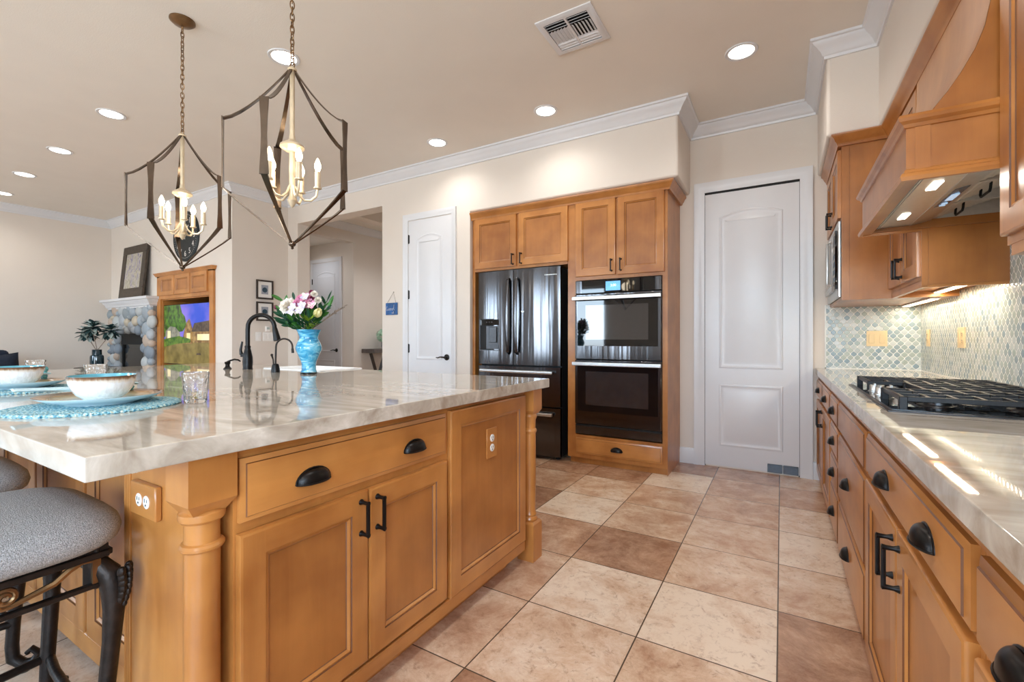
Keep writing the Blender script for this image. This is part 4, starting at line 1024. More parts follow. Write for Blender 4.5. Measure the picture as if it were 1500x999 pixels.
ov = thing('double_oven', 'black stainless double wall oven with blue lit display', 'oven', (-1.224, 4.0, .27))
q = MB(); q.box(-1.603, -.845, YF + .002, 4.28, .275, 1.645); q.build('oven_body', dark_m, ov)
q = MB(X); q.box(-1.603, -.845, 1.530, 1.645, 0, .022, b=.003, m=1); q.box(-1.540, -.895, 1.533, 1.642, .018, .0235, m=0); pn = q.build('control_panel', [blackglass_m, bstain_m], ov)
q = MB(X); q.box(-1.318, -1.188, 1.546, 1.626, .0232, .0246); disp = q.build('display', plain('oven_display', (92, 160, 214), .2, 0, .25, 20, 0, 1, (88, 160, 220), .75), pn)
q = MB(X); text_mesh(q, '2:00', .030, Matrix.Translation((-1.250, 1.590, .0248))); q.build('clock_digits', plain('display_digits', (225, 240, 255), .3, 0, 0, 5, 0, 1, (225, 240, 255), 1.0), disp)
def oven_door(b0, b1, hz):
    q = MB(X); q.box(-1.603, -.845, b0, b1, .001, .030, b=.004, m=1)
    q.box(-1.578, -.870, b0 + .118, b1 - .012, .029, .0315, m=0)
    d = q.build('oven_door', [blackglass_m, bstain_m], ov)
    q = MB(X); z0_, z1_ = b0 + .175, b1 - .10
    q.box(-1.50, -.95, z0_, z1_, .0312, .0320)
    q.build('door_window', plain('oven_window_glass', (38, 38, 40), .05, 0, .3, 30, 0, 1, None, 0, .5, .8), d)
    q = MB(X); q.box(-1.612, -.838, hz - .017, hz + .017, .062, .086, b=.007, seg=2); q.box(-1.59, -1.565, hz - .012, hz + .012, .025, .07); q.box(-.885, -.86, hz - .012, hz + .012, .025, .07); tag(q.build('oven_handle', steel_m, d), 'wide flat brushed steel handle')
    for i, xx in enumerate((-1.235, -1.225, -1.215)): pass
    return d
oven_door(.945, 1.522, 1.483); oven_door(.365, .937, .905)
q = MB(X); q.box(-1.603, -.845, .277, .345, 0, .018, m=0); q.box(-1.603, -.845, .348, .358, 0, .022, m=1)
q.build('vent_trim', [bstain_m, dark_m], ov)

# wall sign, hung by a cord
sg = thing('hanging_sign', 'small blue wall sign with white script, hung on a cord', 'sign', (-3.857, YA, 1.40))
XS = face_y(YA)
q = MB(XS); q.box(-3.95, -3.768, 1.402, 1.540, .003, .013, b=.002); q.build('board', plain('blue_sign_paint', (18, 82, 142), .45, 0, .4, 14), sg)
q = MB(XS); q.tube([(-3.93, 1.535, .010), (-3.831, 1.662, .006), (-3.79, 1.535, .010)], .0018, 6); q.lathe([(0, 0), (.005, 0), (.004, .01), (0, .011)], (-3.831, 1.662, 0), 10); q.build('cord', plain('twine', (150, 138, 122), .9), sg)
q = MB(XS)
def scribble(pts, r=.0034): q.tube([(x, z, .0135) for x, z in pts], r, 5, sx=1, sy=.3)
scribble([(-3.915, 1.492), (-3.930, 1.498), (-3.938, 1.475), (-3.928, 1.450), (-3.912, 1.460), (-3.914, 1.472), (-3.905, 1.455)])
for cx_ in (-3.893, -3.866): scribble([(cx_ + .010 * math.cos(a), 1.466 + .013 * math.sin(a)) for a in [2 * PI * i / 9 for i in range(10)]])
scribble([(-3.828, 1.472), (-3.840, 1.478), (-3.846, 1.462), (-3.836, 1.452), (-3.824, 1.470), (-3.815, 1.520), (-3.820, 1.470), (-3.810, 1.455)])
scribble([(-3.835, 1.432), (-3.85, 1.426), (-3.846, 1.414), (-3.830, 1.418), (-3.822, 1.442), (-3.826, 1.414)])
q.build('script_lettering', plate_m, sg)

# ------------------------------------------------------------------ right-hand run of base cabinets
XB0 = .260; XN = face_nx(XB0)
def base_unit(label, y0, y1, loc_y):
    t = thing('base_cabinet', label, 'cabinet', (.55, (y0 + y1) / 2, 0), 'base cabinets along the right wall')
    q = MB(); q.box(XB0, XR - .002, y0 + .0005, y1 - .0005, .062, .846); q.box(XB0 + .02, XR - .01, y0 + .001, y1 - .001, 0, .064); q.build('cabinet_body', [WZ], t)
    return t
def dn(y0, y1): return -y1, -y0
t = base_unit('maple base cabinet at far end of right run, two drawers over doors', 3.205, 4.378, 0)
for y0, y1 in ((3.225, 3.765), (3.785, 4.33)):
    a, b = dn(y0, y1); o = drawer_front('drawer_front', XN, a, b, .672, .812, t, MZY); cup_pull(XN, (a + b) / 2, .745, .019, o)
    o = panel_door('door', XN, a, b, .085, .655, t, MZY); bar_pull(XN, (b - .03) if y0 < 3.5 and False else (a + .03 if y0 < 3.5 else b - .03), .575, .019, o)
t = base_unit('narrow maple base cabinet with a stack of four drawers', 2.775, 3.204, 0)
a, b = dn(2.790, 3.19)
for z0_, z1_ in ((.672, .812), (.502, .658), (.338, .488), (.085, .324)):
    o = drawer_front('drawer_front', XN, a, b, z0_, z1_, t, MZY); cup_pull(XN, (a + b) / 2, (z0_ + z1_) / 2, .019, o)
t = base_unit('wide maple drawer cabinet under the cooktop', 1.922, 2.774, 0)
a, b = dn(1.938, 2.758)
drawer_front('false_front', XN, a, b, .672, .812, t, MZY)
for z0_, z1_ in ((.345, .655), (.085, .328)):
    o = drawer_front('drawer_front', XN, a, b, z0_, z1_, t, MZY); cup_pull(XN, -2.38, (z0_ + z1_) / 2 + .012, .019, o)
t = base_unit('maple base cabinet with one wide drawer over two doors with black pulls', .935, 1.921, 0)
a, b = dn(.955, 1.905)
o = drawer_front('drawer_front', XN, a, b, .680, .812, t, MZY)
for y in (1.565, 1.155): cup_pull(XN, -y, .748, .019, o)
o = panel_door('door', XN, -1.905, -1.435, .085, .662, t, MZY); bar_pull(XN, -1.468, .580, .019, o)
o = panel_door('door', XN, -1.425, -.955, .085, .662, t, MZY); bar_pull(XN, -1.392, .580, .019, o)
t = base_unit('maple base cabinet nearest the camera at lower right corner', -.35, .934, 0)
a, b = dn(-.33, .915)
o = drawer_front('drawer_front', XN, a, b, .680, .812, t, MZY)
for y in (.735, -.1): cup_pull(XN, -y, .748, .019, o)
o = panel_door('door', XN, -.915, -.30, .085, .662, t, MZY); bar_pull(XN, -.335, .580, .019, o)
q = MB(); q.box(XB0 - .006, XB0 + .001, -.35, 4.378, .818, .8465); struct(q.build('trim_9', [WY]))
q = MB(); q.prism([(.2325, -.38), (XR - .001, -.38), (XR - .001, YD - .001), (.2325, YD - .001)], .848, .893, 0, .004)
tag(q.build('right_countertop', stone_m), 'polished taupe stone counter running along the right wall', 'countertop')
# backsplash tiles (set on the two walls)
wall('wall_tile_right', [(XR - .008, XR, -.5, YD - .008, .893, 1.40)], tile_m)
wall('wall_tile_right_upper', [(XR - .008, XR, 1.943, 2.873, 1.40, 1.66)], tile_m)
wall('wall_tile_end', [(.305, XR - .008, YD - .008, YD, .893, 1.392)], tile_m)
q = MB(); q.box(.298, .306, YD - .010, YD, .893, 1.392); q.box(.298, XR, YD - .010, YD - .008, .893, .899); q.box(XR - .0105, XR - .008, -.5, YD - .008, .893, .899); struct(q.build('trim_10', plain('tile_edge_white', (226, 226, 220), .3)))
def wall_plate(X, a, b, w, h, c, label, rockers, group=None):
    t = thing('switch_plate', label, 'switch', (X @ Vector((a, b, 0)))[:], group)
    q = MB(X); q.box(a - w / 2, a + w / 2, b - h / 2, b + h / 2, c, c + .006, b=.002, seg=2); q.build('plate', almond_m if group != 'white switches on the living side wall' else plate_m, t)
    k = len(rockers); step = w / k
    for i, kind in enumerate(rockers):
        x = a - w / 2 + step * (i + .5); q = MB(X)
        if kind == 'r':
            q.box(x - .017, x + .017, b - .034, b + .034, c + .005, c + .009, b=.0015); q.build('rocker', almond_m if group != 'white switches on the living side wall' else plate_m, t)
        else:
            q.box(x - .017, x + .017, b - .034, b + .034, c + .005, c + .008, b=.0015); outlet_faces(q, x, b, c + .007, 0, .019, True, 1); q.build('socket', [almond_m, dark_m], t)
    return t
wall_plate(face_y(YD - .008), .622, 1.128, .126, .117, .0, 'almond double rocker switch plate on end-wall tile', 'rr')
wall_plate(face_nx(XR - .008), -4.17, 1.132, .075, .117, .0, 'almond outlet plate on right-wall tile nearest the corner', 'o')
wall_plate(face_nx(XR - .008), -3.495, 1.132, .115, .117, .0, 'wider almond switch plate on right-wall tile above the cooktop', 'ro')

# cooktop
ck = thing('gas_cooktop', 'black and steel five burner gas cooktop on right counter', 'cooktop', (.55, 2.352, .893))
q = MB(); q.box(.292, .815, 1.862, 2.842, .8925, .8985, b=.002); q.box(.306, .80, 1.878, 2.826, .898, .9005, m=1); q.build('cooktop_tray', [dsteel_m, blackglass_m], ck)
def grate(x0, x1, y0, y1, nx, ny):
    q = MB(); z0_, z1_ = .926, .942; w = .0062
    for y in (y0, y1): q.box(x0, x1, y - w, y + w, z0_, z1_, b=.0015)
    for x in (x0, x1): q.box(x - w, x + w, y0, y1, z0_, z1_, b=.0015)
    for i in range(1, nx): 
        x = x0 + (x1 - x0) * i / nx
        q.box(x - w * .8, x + w * .8, y0, y0 + (y1 - y0) * .40, z0_ + .002, z1_); q.box(x - w * .8, x + w * .8, y1 - (y1 - y0) * .40, y1, z0_ + .002, z1_)
    for i in range(1, ny):
        y = y0 + (y1 - y0) * i / ny; q.box(x0, x1, y - w * .8, y + w * .8, z0_ + .002, z1_)
    for x in (x0, x1):
        for y in (y0, y1): q.box(x - .011, x + .011, y - .011, y + .011, .899, z1_, b=.002)
    return q.build('grate', castiron_m, ck)
grate(.335, .790, 1.893, 2.190, 7, 3); grate(.455, .790, 2.205, 2.500, 5, 3); grate(.335, .790, 2.515, 2.815, 7, 3)
for x, y, r in ((.45, 2.04, .036), (.68, 2.04, .044), (.62, 2.352, .055), (.45, 2.665, .044), (.68, 2.665, .036)):
    q = MB(); q.lathe([(r * 1.5, .899), (r * 1.45, .904), (r, .906), (r, .914), (0, .915)], (x, y, 0), 28, 0); q.lathe([(r * .82, .914), (r * .84, .920), (r * .7, .923), (0, .923)], (x, y, 0), 28, 1); q.build('burner', [dsteel_m, castiron_m], ck)
for i in range(5):
    q = MB(); x, y = .345 + .045 * (i % 2), 2.215 + .067 * i
    q.lathe([(.022, .899), (.022, .903), (.018, .905), (.017, .925), (.015, .928), (0, .928)], (x, y, 0), 20); q.box(x - .004, x + .004, y - .017, y + .017, .924, .934, b=.001); tag(q.build('knob', steel_m, ck), 'brushed steel knob')

# ------------------------------------------------------------------ upper cabinets on the right
X1 = face_nx(.330)
u1 = thing('microwave_cabinet', 'maple wall cabinet at the far end holding the microwave', 'cabinet', (.6, 3.97, 1.38))
q = MB(); q.box(.330, XR - .002, 3.560, 3.582, 1.372, 2.36); q.box(.330, XR - .002, 4.352, YD - .002, 1.372, 2.36); q.box(.330, XR - .002, 3.582, 4.352, 1.372, 1.392); q.box(.330, XR - .002, 3.582, 4.352, 1.885, 2.36); q.box(.86, XR - .002, 3.582, 4.352, 1.392, 1.885); q.build('cabinet_body', [WZ], u1)
q = MB(face_y(3.560)); q.box(.330, .368, 1.372, 2.345, 0, .004); q.box(.372, .573, 1.374, 2.345, 0, .0025); q.build('side_panel', [WP], u1)
for y0, y1, s in ((3.585, 3.962, 1), (3.972, 4.350, -1)):
    a, b = dn(y0, y1); o = panel_door('door', X1, a, b, 1.90, 2.335, u1, MZY); bar_pull(X1, a + .03 if s > 0 else b - .03, 1.965, .019, o)
mwv = thing('microwave_oven', 'built-in stainless microwave in the far wall cabinet', 'microwave', (.55, 3.97, 1.395))
q = MB(); q.box(.335, .80, 3.60, 4.34, 1.396, 1.875); q.build('microwave_body', dark_m, mwv)
q = MB(X1); q.box(-4.345, -3.588, 1.394, 1.882, .001, .016, b=.003, m=0); q.build('trim_kit', steel_m, mwv)
q = MB(X1); q.box(-4.30, -3.79, 1.45, 1.83, .016, .034, b=.004, m=0); q.box(-4.26, -3.86, 1.49, 1.79, .033, .0352, m=1); o = q.build('microwave_door', [steel_m, blackglass_m], mwv)
q = MB(X1); q.tube([(-3.82, 1.49, .034), (-3.82, 1.50, .055), (-3.82, 1.78, .055), (-3.82, 1.79, .034)], .008, 8); q.build('door_handle', steel_m, o)
q = MB(X1); q.box(-3.775, -3.625, 1.45, 1.83, .016, .030, b=.003, m=0)
for i in range(4):
    for j in range(3): q.box(-3.75 + .038 * j, -3.722 + .038 * j, 1.50 + .05 * i, 1.53 + .05 * i, .030, .0315, m=1)
q.box(-3.75, -3.65, 1.74, 1.80, .030, .0312, m=1); q.build('keypad', [blackglass_m, dsteel_m], mwv)

X2 = face_nx(.578)
u2 = thing('wall_cabinet', 'maple wall cabinet between microwave cabinet and range hood', 'cabinet', (.73, 3.21, 1.39), 'maple wall cabinets')
q = MB(); q.box(.578, XR - .002, 2.874, 3.556, 1.405, 2.37); q.box(.60, XR - .002, 2.876, 2.892, 1.372, 1.41); q.box(.60, XR - .002, 3.54, 3.556, 1.372, 1.41); q.build('cabinet_body', [WZ], u2)
q = MB(face_y(2.874)); q.box(.578, .60, 1.38, 2.345, 0, .004); q.box(.603, XR - .004, 1.385, 2.345, 0, .002); q.build('side_panel', [WP], u2)
q = MB(X2); q.box(-3.555, -2.876, 1.372, 1.408, -.022, .0); q.build('light_rail', [WY], u2)
a, b = dn(2.884, 3.205); o = panel_door('door', X2, a, b, 1.425, 2.335, u2, MZY); bar_pull(X2, a + .03, 1.505, .019, o)
a, b = dn(3.215, 3.545); o = panel_door('door', X2, a, b, 1.425, 2.335, u2, MZY); bar_pull(X2, b - .03, 1.505, .019, o)
u3 = thing('wall_cabinet', 'maple wall cabinet at the upper right edge, nearest the camera', 'cabinet', (.73, 1.2, 1.39), 'maple wall cabinets')
q = MB(); q.box(.585, XR - .002, .40, 1.936, 1.405, 2.37); q.box(.61, XR - .002, .42, 1.92, 1.372, 1.41); q.build('cabinet_body', [WZ], u3)
X3 = face_nx(.585)
for y0, y1, s in ((1.475, 1.930, 1), (1.01, 1.465, -1), (.42, 1.0, 1)):
    a, b = dn(y0, y1); o = panel_door('door', X3, a, b, 1.432, 2.335, u3, MZY, .07); bar_pull(X3, b - .03 if s > 0 else a + .03, 1.515, .019, o)
q = MB(X3); q.box(-1.915, -.42, 1.372, 1.42, -.025, -.002); q.build('light_rail', [WY], u3)
q = MB(); q.sweep([(.330, 4.378), (.330, 3.560), (.578, 3.560), (.578, .4)], WC); struct(q.build('trim_11', [WY]))
def led(label, x0, x1, y0, y1, z, pw):
    t = thing('under_cabinet_light', label, 'light', ((x0 + x1) / 2, (y0 + y1) / 2, z), 'under-cabinet lights')
    q = MB(); q.box(x0 - .008, x1 + .008, y0 - .01, y1 + .01, z, z + .010, b=.002); q.build('housing', plate_m, t)
    q = MB(); q.box(x0, x1, y0, y1, z - .003, z + .001); q.build('diffuser', led_m, t)
    d = bpy.data.lights.new('strip_light', 'AREA'); d.shape = 'RECTANGLE'; d.size = x1 - x0; d.size_y = y1 - y0; d.energy = pw; d.color = (1, .86, .66)
    o = bpy.data.objects.new('strip_light', d); C.objects.link(o); o.parent = t; o.location = (0, 0, -.006)
led('glowing warm light strip under the cabinet beside the hood', .765, .800, 2.90, 3.53, 1.394, 2.2)
led('warm light strip under the microwave cabinet', .765, .800, 3.60, 4.33, 1.362, 1.6)
led('warm light strip under the near right wall cabinet', .765, .800, .60, 1.85, 1.394, 2)

# ------------------------------------------------------------------ range hood
hd = thing('range_hood', 'maple range hood with curved flared front and steel underside', 'range hood', (.6, 2.408, 1.66))
HY0, HY1 = 1.943, 2.873
q = MB(); q.box(.352, .372, HY0, HY1, 1.652, 1.83); q.box(.372, XR - .002, HY0, HY0 + .02, 1.652, 1.83); q.box(.372, XR - .002, HY1 - .02, HY1, 1.652, 1.83); q.build('hood_box', [WP], hd)
PB = [(0, 1.640), (.014, 1.640), (.018, 1.652), (.014, 1.662), (.006, 1.668), (.004, 1.676), (0, 1.680)]
q = MB(); q.sweep([(XR - .2, HY1), (.352, HY1), (.352, HY0), (XR - .25, HY0)], PB, side=1); q.build('bottom_moulding', [WX], hd, ang=12)
PT_ = [(0, 1.812), (.006, 1.814), (.010, 1.824), (.020, 1.832), (.024, 1.842), (.020, 1.852), (0, 1.856)]
q = MB(); q.sweep([(XR - .2, HY1), (.352, HY1), (.352, HY0), (XR - .25, HY0)], PT_, side=1); q.build('ledge_moulding', [WX], hd, ang=12)
cv = [(.372, 1.83), (.390, 1.842), (.415, 1.859), (.454, 1.912), (.486, 1.964), (.520, 2.032), (.541, 2.095), (.552, 2.16), (.557, 2.25), (.558, 2.37)]
q = MB(); q.loft([[(x, HY0 + .012, z) for x, z in cv], [(x, HY1 - .012, z) for x, z in cv]], closed=False); q.loft([[(x + .012, HY0 + .012, z) for x, z in cv], [(x + .012, HY1 - .012, z) for x, z in cv]], closed=False); q.build('curved_front', [wood('maple_lit_curve', 'z', (164, 104, 58), (206, 148, 92), .3)], hd, ang=60)  # paler, pinker maple puts the light on the curve into its colour
for y in (HY0 + .010, HY1 - .030):
    q = MB(Matrix(((1, 0, 0, 0), (0, 0, 1, y), (0, 1, 0, 0), (0, 0, 0, 1)))); q.prism([(x + .001, z) for x, z in cv] + [(XR - .004, 2.37), (XR - .004, 1.83)], 0, .02); q.build('side_panel', [WP], hd)
q = MB(face_y(HY0)); q.box(.374, .412, 1.668, 1.815, 0, .003); q.build('corner_stile', [WP], hd)
q = MB(); q.box(.353, .388, HY0 + .002, HY1 - .002, 1.646, 1.653); q.build('bottom_rail', [WY], hd)
q = MB(); q.box(.384, .392, HY0 + .02, HY1 - .02, 1.655, 1.70, m=1); q.box(.392, .530, HY0 + .02, HY1 - .02, 1.668, 1.674); 
for x in (.398, .406, .414): q.box(x, x + .003, HY0 + .02, HY1 - .02, 1.664, 1.669)
q.box(.392, XR - .01, HY0 + .02, HY1 - .02, 1.80, 1.806, m=1); q.build('steel_liner', [steel_m, dark_m], hd)
q = MB(); q.loft([[(.528, HY0 + .02, 1.666), (.528, HY1 - .02, 1.666), (.528, HY1 - .02, 1.672), (.528, HY0 + .02, 1.672)], [(.606, HY0 + .02, 1.684), (.606, HY1 - .02, 1.684), (.606, HY1 - .02, 1.690), (.606, HY0 + .02, 1.690)]]); strip = q.build('control_strip', steel_m, hd)
q = MB(); q.loft([[(.545, 2.25, 1.6685), (.545, 2.52, 1.6685), (.545, 2.52, 1.673), (.545, 2.25, 1.673)], [(.588, 2.25, 1.6785), (.588, 2.52, 1.6785), (.588, 2.52, 1.683), (.588, 2.25, 1.683)]]); cp = q.build('control_panel', plain('blue_grey_panel', (84, 110, 134), .25, .3, .2, 40), strip)
q = MB()
for y in (2.47, 2.50): q.box(.558, .575, y - .006, y + .006, 1.669, 1.674)
q.box(.555, .578, 2.33, 2.42, 1.6695, 1.675, m=0); q.build('button', plain('lit_button', (190, 214, 240), .3, 0, 0, 5, 0, 1, (180, 210, 240), .6), cp)
for y in (2.15, 2.62):
    q = MB(); q.box(.452, .482, y - .05, y + .05, 1.664, 1.669, b=.002); q.build('hood_lamp', plain('lit_hood_lamp', (255, 250, 240), .3, 0, 0, 5, 0, 1, (255, 244, 226), 6), hd)
    d = bpy.data.lights.new('hood_spot', 'AREA'); d.shape = 'RECTANGLE'; d.size = .06; d.size_y = .14; d.energy = 1.0; d.color = (1, .93, .82)
    o = bpy.data.objects.new('hood_spot', d); C.objects.link(o); o.parent = hd; o.location = (.4675 - .6, y - 2.408, 1.659 - 1.66)
for k in range(3):
    y0 = HY0 + .022 + k * .297; q = MB()
    for i in range(13):
        x = .612 + .0195 * i; z = 1.69 + .006 * i
        q.box(x, x + .012, y0, y0 + .292, z, z + .006)
    q.box(.608, .872, y0, y0 + .006, 1.69, 1.78); q.box(.608, .872, y0 + .286, y0 + .292, 1.69, 1.78)
    fl = q.build('baffle_filter', baffle_m, hd)
    q = MB(); yc = y0 + .146; q.tube([(.67, yc - .05, 1.71), (.668, yc - .05, 1.685), (.668, yc - .042, 1.676), (.668, yc + .042, 1.676), (.668, yc + .05, 1.685), (.67, yc + .05, 1.71)], .0045, 8); q.build('filter_handle', dark_m, fl)

# ------------------------------------------------------------------ living area
def stones():
    m, n, l, b = newmat('river_rock')
    g = n.new('ShaderNodeNewGeometry'); r = n.new('ShaderNodeValToRGB'); e = r.color_ramp.elements; r.color_ramp.interpolation = 'CONSTANT'
    e[0].position = 0; e[0].color = lin((156, 166, 174)); e[1].position = .86; e[1].color = lin((186, 168, 152))
    for p_, c_ in ((.2, (130, 140, 150)), (.36, (184, 188, 188)), (.52, (196, 182, 160)), (.64, (146, 154, 158)), (.76, (172, 178, 184))):
        a = e.new(p_); a.color = lin(c_)
    l.new(g.outputs['Random Per Island'], r.inputs[0])
    t = n.new('ShaderNodeTexCoord'); w = n.new('ShaderNodeTexNoise'); w.inputs['Scale'].default_value = 14; l.new(t.outputs['Object'], w.inputs['Vector'])
    mx = n.new('ShaderNodeMix'); mx.data_type = 'RGBA'; mx.blend_type = 'MULTIPLY'; mx.inputs['Factor'].default_value = .22; l.new(r.outputs[0], mx.inputs['A']); l.new(w.outputs['Fac'], mx.inputs['B'])
    l.new(mx.outputs['Result'], b.inputs['Base Color']); setp(b, Roughness=.6); return m
fp = thing('fireplace', 'river rock fireplace with white mantel and dark glass firebox', 'fireplace', (-8.5, 3.0, 0))
rk = random.Random(3)
FX0, FX1 = -9.24, -7.745
q = MB()
placed = []
bx0, bx1, bz1 = -8.86, -8.06, 1.205
for att in range(5200):
    r = rk.uniform(.075, .135) * (1 if att < 1200 else .6); x = rk.uniform(FX0 + .04, FX1 - .04); z = rk.uniform(.02, 1.60)
    if bx0 - r * .55 < x < bx1 + r * .55 and z < bz1 + r * .5: continue
    if any((x - a) ** 2 + (z - b) ** 2 < ((r + c) * .72) ** 2 for a, b, c in placed): continue
    placed.append((x, z, r))
    q.ball((x, 3.012, z), (r * rk.uniform(.95, 1.1), .055, r * rk.uniform(.85, 1.0)), 14, 8, X=Matrix.Rotation(rk.uniform(-.6, .6), 4, 'Y'))
q.build('stone_surround', stones(), fp, ang=80)
q = MB(); q.box(FX0, bx0, 3.01, YC, 0, 1.6); q.box(bx1, FX1, 3.01, YC, 0, 1.6); q.box(bx0, bx1, 3.01, YC, bz1, 1.6); q.build('mortar_back', plain('grey_mortar', (120, 118, 114), .9, 0, .15, 60), fp)
q = MB(); q.box(bx0, bx1, 3.05, 3.076, 0, bz1, m=0); q.box(bx0, bx1, 3.02, 3.05, 1.04, bz1, m=1); q.box(bx0, bx0 + .03, 3.03, 3.05, 0, 1.04, m=1); q.box(bx1 - .03, bx1, 3.03, 3.05, 0, 1.04, m=1)
q.box(bx0 + .06, bx1 - .06, 3.044, 3.052, .1, .98, m=0); q.build('firebox', [blackglass_m, dark_m], fp)
MP = [(0, 1.585), (.01, 1.585), (.014, 1.605), (.03, 1.615), (.038, 1.65), (.06, 1.67), (.066, 1.695), (.09, 1.70), (.094, 1.735), (0, 1.735)]
q = MB(); q.sweep([(-9.22, YC), (-9.22, 2.985), (-7.765, 2.985), (-7.765, YC)], MP, side=1); q.box(-9.22, -7.765, 2.985, YC, 1.585, 1.734); q.build('mantel', white_m, fp)
fp_top = 1.735
# leaning picture
pc = thing('leaning_picture', 'dark framed floral picture leaning on the white mantel', 'picture', (-8.38, 2.96, fp_top))
Lp = .80; ang_ = math.atan2(.075, Lp)
XP = Matrix.Translation((-8.385, 2.955, fp_top + .002)) @ Matrix.Rotation(-ang_, 4, 'X') @ Matrix(((1, 0, 0, 0), (0, 0, -1, 0), (0, 1, 0, 0), (0, 0, 0, 1)))
w2 = .40
q = MB(XP); 
for x0, x1, z0_, z1_ in ((-w2, w2, 0, .15), (-w2, w2, Lp - .12, Lp), (-w2, -w2 + .125, .15, Lp - .12), (w2 - .125, w2, .15, Lp - .12)): q.box(x0, x1, z0_, z1_, -.03, 0.0, b=.003)
q.build('picture_frame', plain('dark_walnut_frame', (64, 54, 44), .5, 0, .3, 30), pc)
def floral():
    m, n, l, b = newmat('soft_floral_print')
    t = n.new('ShaderNodeTexCoord'); mp = n.new('ShaderNodeMapping'); mp.inputs['Scale'].default_value = (12, 12, 5); l.new(t.outputs['Object'], mp.inputs[0])
    w = n.new('ShaderNodeTexNoise'); w.inputs['Scale'].default_value = 1.3; w.inputs['Detail'].default_value = 5; w.inputs['Distortion'].default_value = 1.5; l.new(mp.outputs[0], w.inputs['Vector'])
    r = n.new('ShaderNodeValToRGB'); e = r.color_ramp.elements; l.new(w.outputs['Fac'], r.inputs[0])
    e[0].position = .3; e[0].color = lin((104, 100, 128)); e[1].position = .7; e[1].color = lin((206, 200, 184))
    for p_, c_ in ((.4, (140, 134, 158)), (.48, (190, 184, 172)), (.6, (152, 146, 124))):
        a = e.new(p_); a.color = lin(c_)
    l.new(r.outputs[0], b.inputs['Base Color']); setp(b, Roughness=.5); return m
q = MB(XP); q.box(-w2 + .12, w2 - .12, .145, Lp - .115, -.02, -.008); q.build('print', floral(), pc)

tv = thing('media_cabinet', 'built-in maple media cabinet with three small upper doors', 'cabinet', (-6.96, 3.4, .6))
XV = face_y(YC - .002)
q = MB(); q.box(-7.74, -7.635, 3.05, YC - .001, .60, 2.03); q.box(-6.30, -6.205, 3.05, YC - .001, .60, 2.03); q.box(-7.635, -6.30, 3.05, YC - .001, 1.69, 2.03); q.box(-7.60, -6.30, 3.05, YC - .001, .56, .62)
q.box(-7.635, -7.625, YC, 3.69, .62, 1.69); q.box(-6.31, -6.30, YC, 3.69, .62, 1.69); q.box(-7.625, -6.31, YC, 3.69, 1.675, 1.69); q.box(-7.625, -6.31, YC, 3.69, .62, .635); q.build('cabinet_body', [WZ], tv)
q = MB(); q.box(-7.625, -6.31, 3.66, 3.69, .635, 1.675); q.build('back_panel', dark_m, tv)
for i in range(3): panel_door('door', face_y(3.05), -7.62 + .435 * i, -7.20 + .435 * i, 1.735, 2.01, tv, MZX, .055)
q = MB(); q.sweep([(-7.74, YC), (-7.74, 3.05), (-6.205, 3.05), (-6.205, YC)], [(o * .62, 2.012 + (z - 2.345) * .66) for o, z in WC]); q.box(-7.74, -6.205, 3.05, YC - .001, 2.0, 2.05); q.build('crown', [WX], tv)
tvr = thing('television', 'flat television in the media niche showing a house at dusk', 'television', (-6.95, 3.2, .64))
XT = face_y(3.090)
q = MB(); q.box(-7.622, -6.312, 3.090, 3.13, .775, 1.605, b=.004); q.build('screen_housing', dark_m, tvr)
q = MB(); q.box(-7.1, -6.8, 3.10, 3.26, .635, .648, b=.003); q.box(-7.0, -6.9, 3.13, 3.16, .64, .80); q.build('stand', dark_m, tvr)
def em(name, c, s=.9):
    return plain(name, c, .3, 0, .28, 26, 0, 1, c, s)
def glow(name, cs, s, scale):
    m, n, l, b = newmat(name); t = n.new('ShaderNodeTexCoord'); w = n.new('ShaderNodeTexNoise'); w.inputs['Scale'].default_value = scale; w.inputs['Detail'].default_value = 5; l.new(t.outputs['Object'], w.inputs['Vector'])
    r = n.new('ShaderNodeValToRGB'); e = r.color_ramp.elements; e[0].position = .36; e[0].color = lin(cs[0]); e[1].position = .66; e[1].color = lin(cs[1]); l.new(w.outputs['Fac'], r.inputs[0])
    l.new(r.outputs[0], b.inputs['Emission Color']); b.inputs['Emission Strength'].default_value = s; b.inputs['Base Color'].default_value = (0.01, .01, .01, 1); setp(b, Roughness=.25); return m
x0, x1, z0_, z1_ = -7.612, -6.322, .782, 1.598
def sp(u, v): return (x0 + (x1 - x0) * u, z0_ + (z1_ - z0_) * v)
tvm = [glow('tv_sky', ((24, 76, 214), (140, 120, 226)), .95, 2.2), glow('tv_tree', ((18, 60, 12), (96, 150, 40)), .8, 16), glow('tv_drive', ((112, 96, 40), (160, 140, 72)), .8, 7), glow('tv_house', ((120, 84, 44), (196, 158, 96)), .85, 14), glow('tv_roof', ((60, 48, 40), (104, 84, 66)), .8, 20), glow('tv_light', ((250, 226, 150), (255, 244, 200)), 1.0, 3), glow('tv_stone', ((120, 122, 112), (176, 172, 152)), .8, 16), glow('tv_lawn', ((40, 96, 16), (116, 150, 40)), .8, 16)]
q = MB(XT)
def tp(pts, m, k): q.poly([(sp(u, v)[0], sp(u, v)[1], .0008 + .0004 * k) for u, v in pts], m)
tp([(0, .3), (1, .3), (1, 1), (0, 1)], 0, 0)
tp([(0, 0), (1, 0), (1, .40), (0, .36)], 2, 1)
tp([(0, .45), (.10, .5), (.42, .55), (.50, .66), (.46, .80), (.40, .86), (.36, 1), (0, 1)], 1, 2)
tp([(.40, .34), (.62, .34), (.62, .60), (.56, .76), (.50, .70), (.46, .60)], 3, 3)
tp([(.60, .36), (1, .36), (1, .56), (.60, .56)], 3, 3); tp([(.60, .54), (1, .54), (1, .72), (.66, .68)], 4, 4)
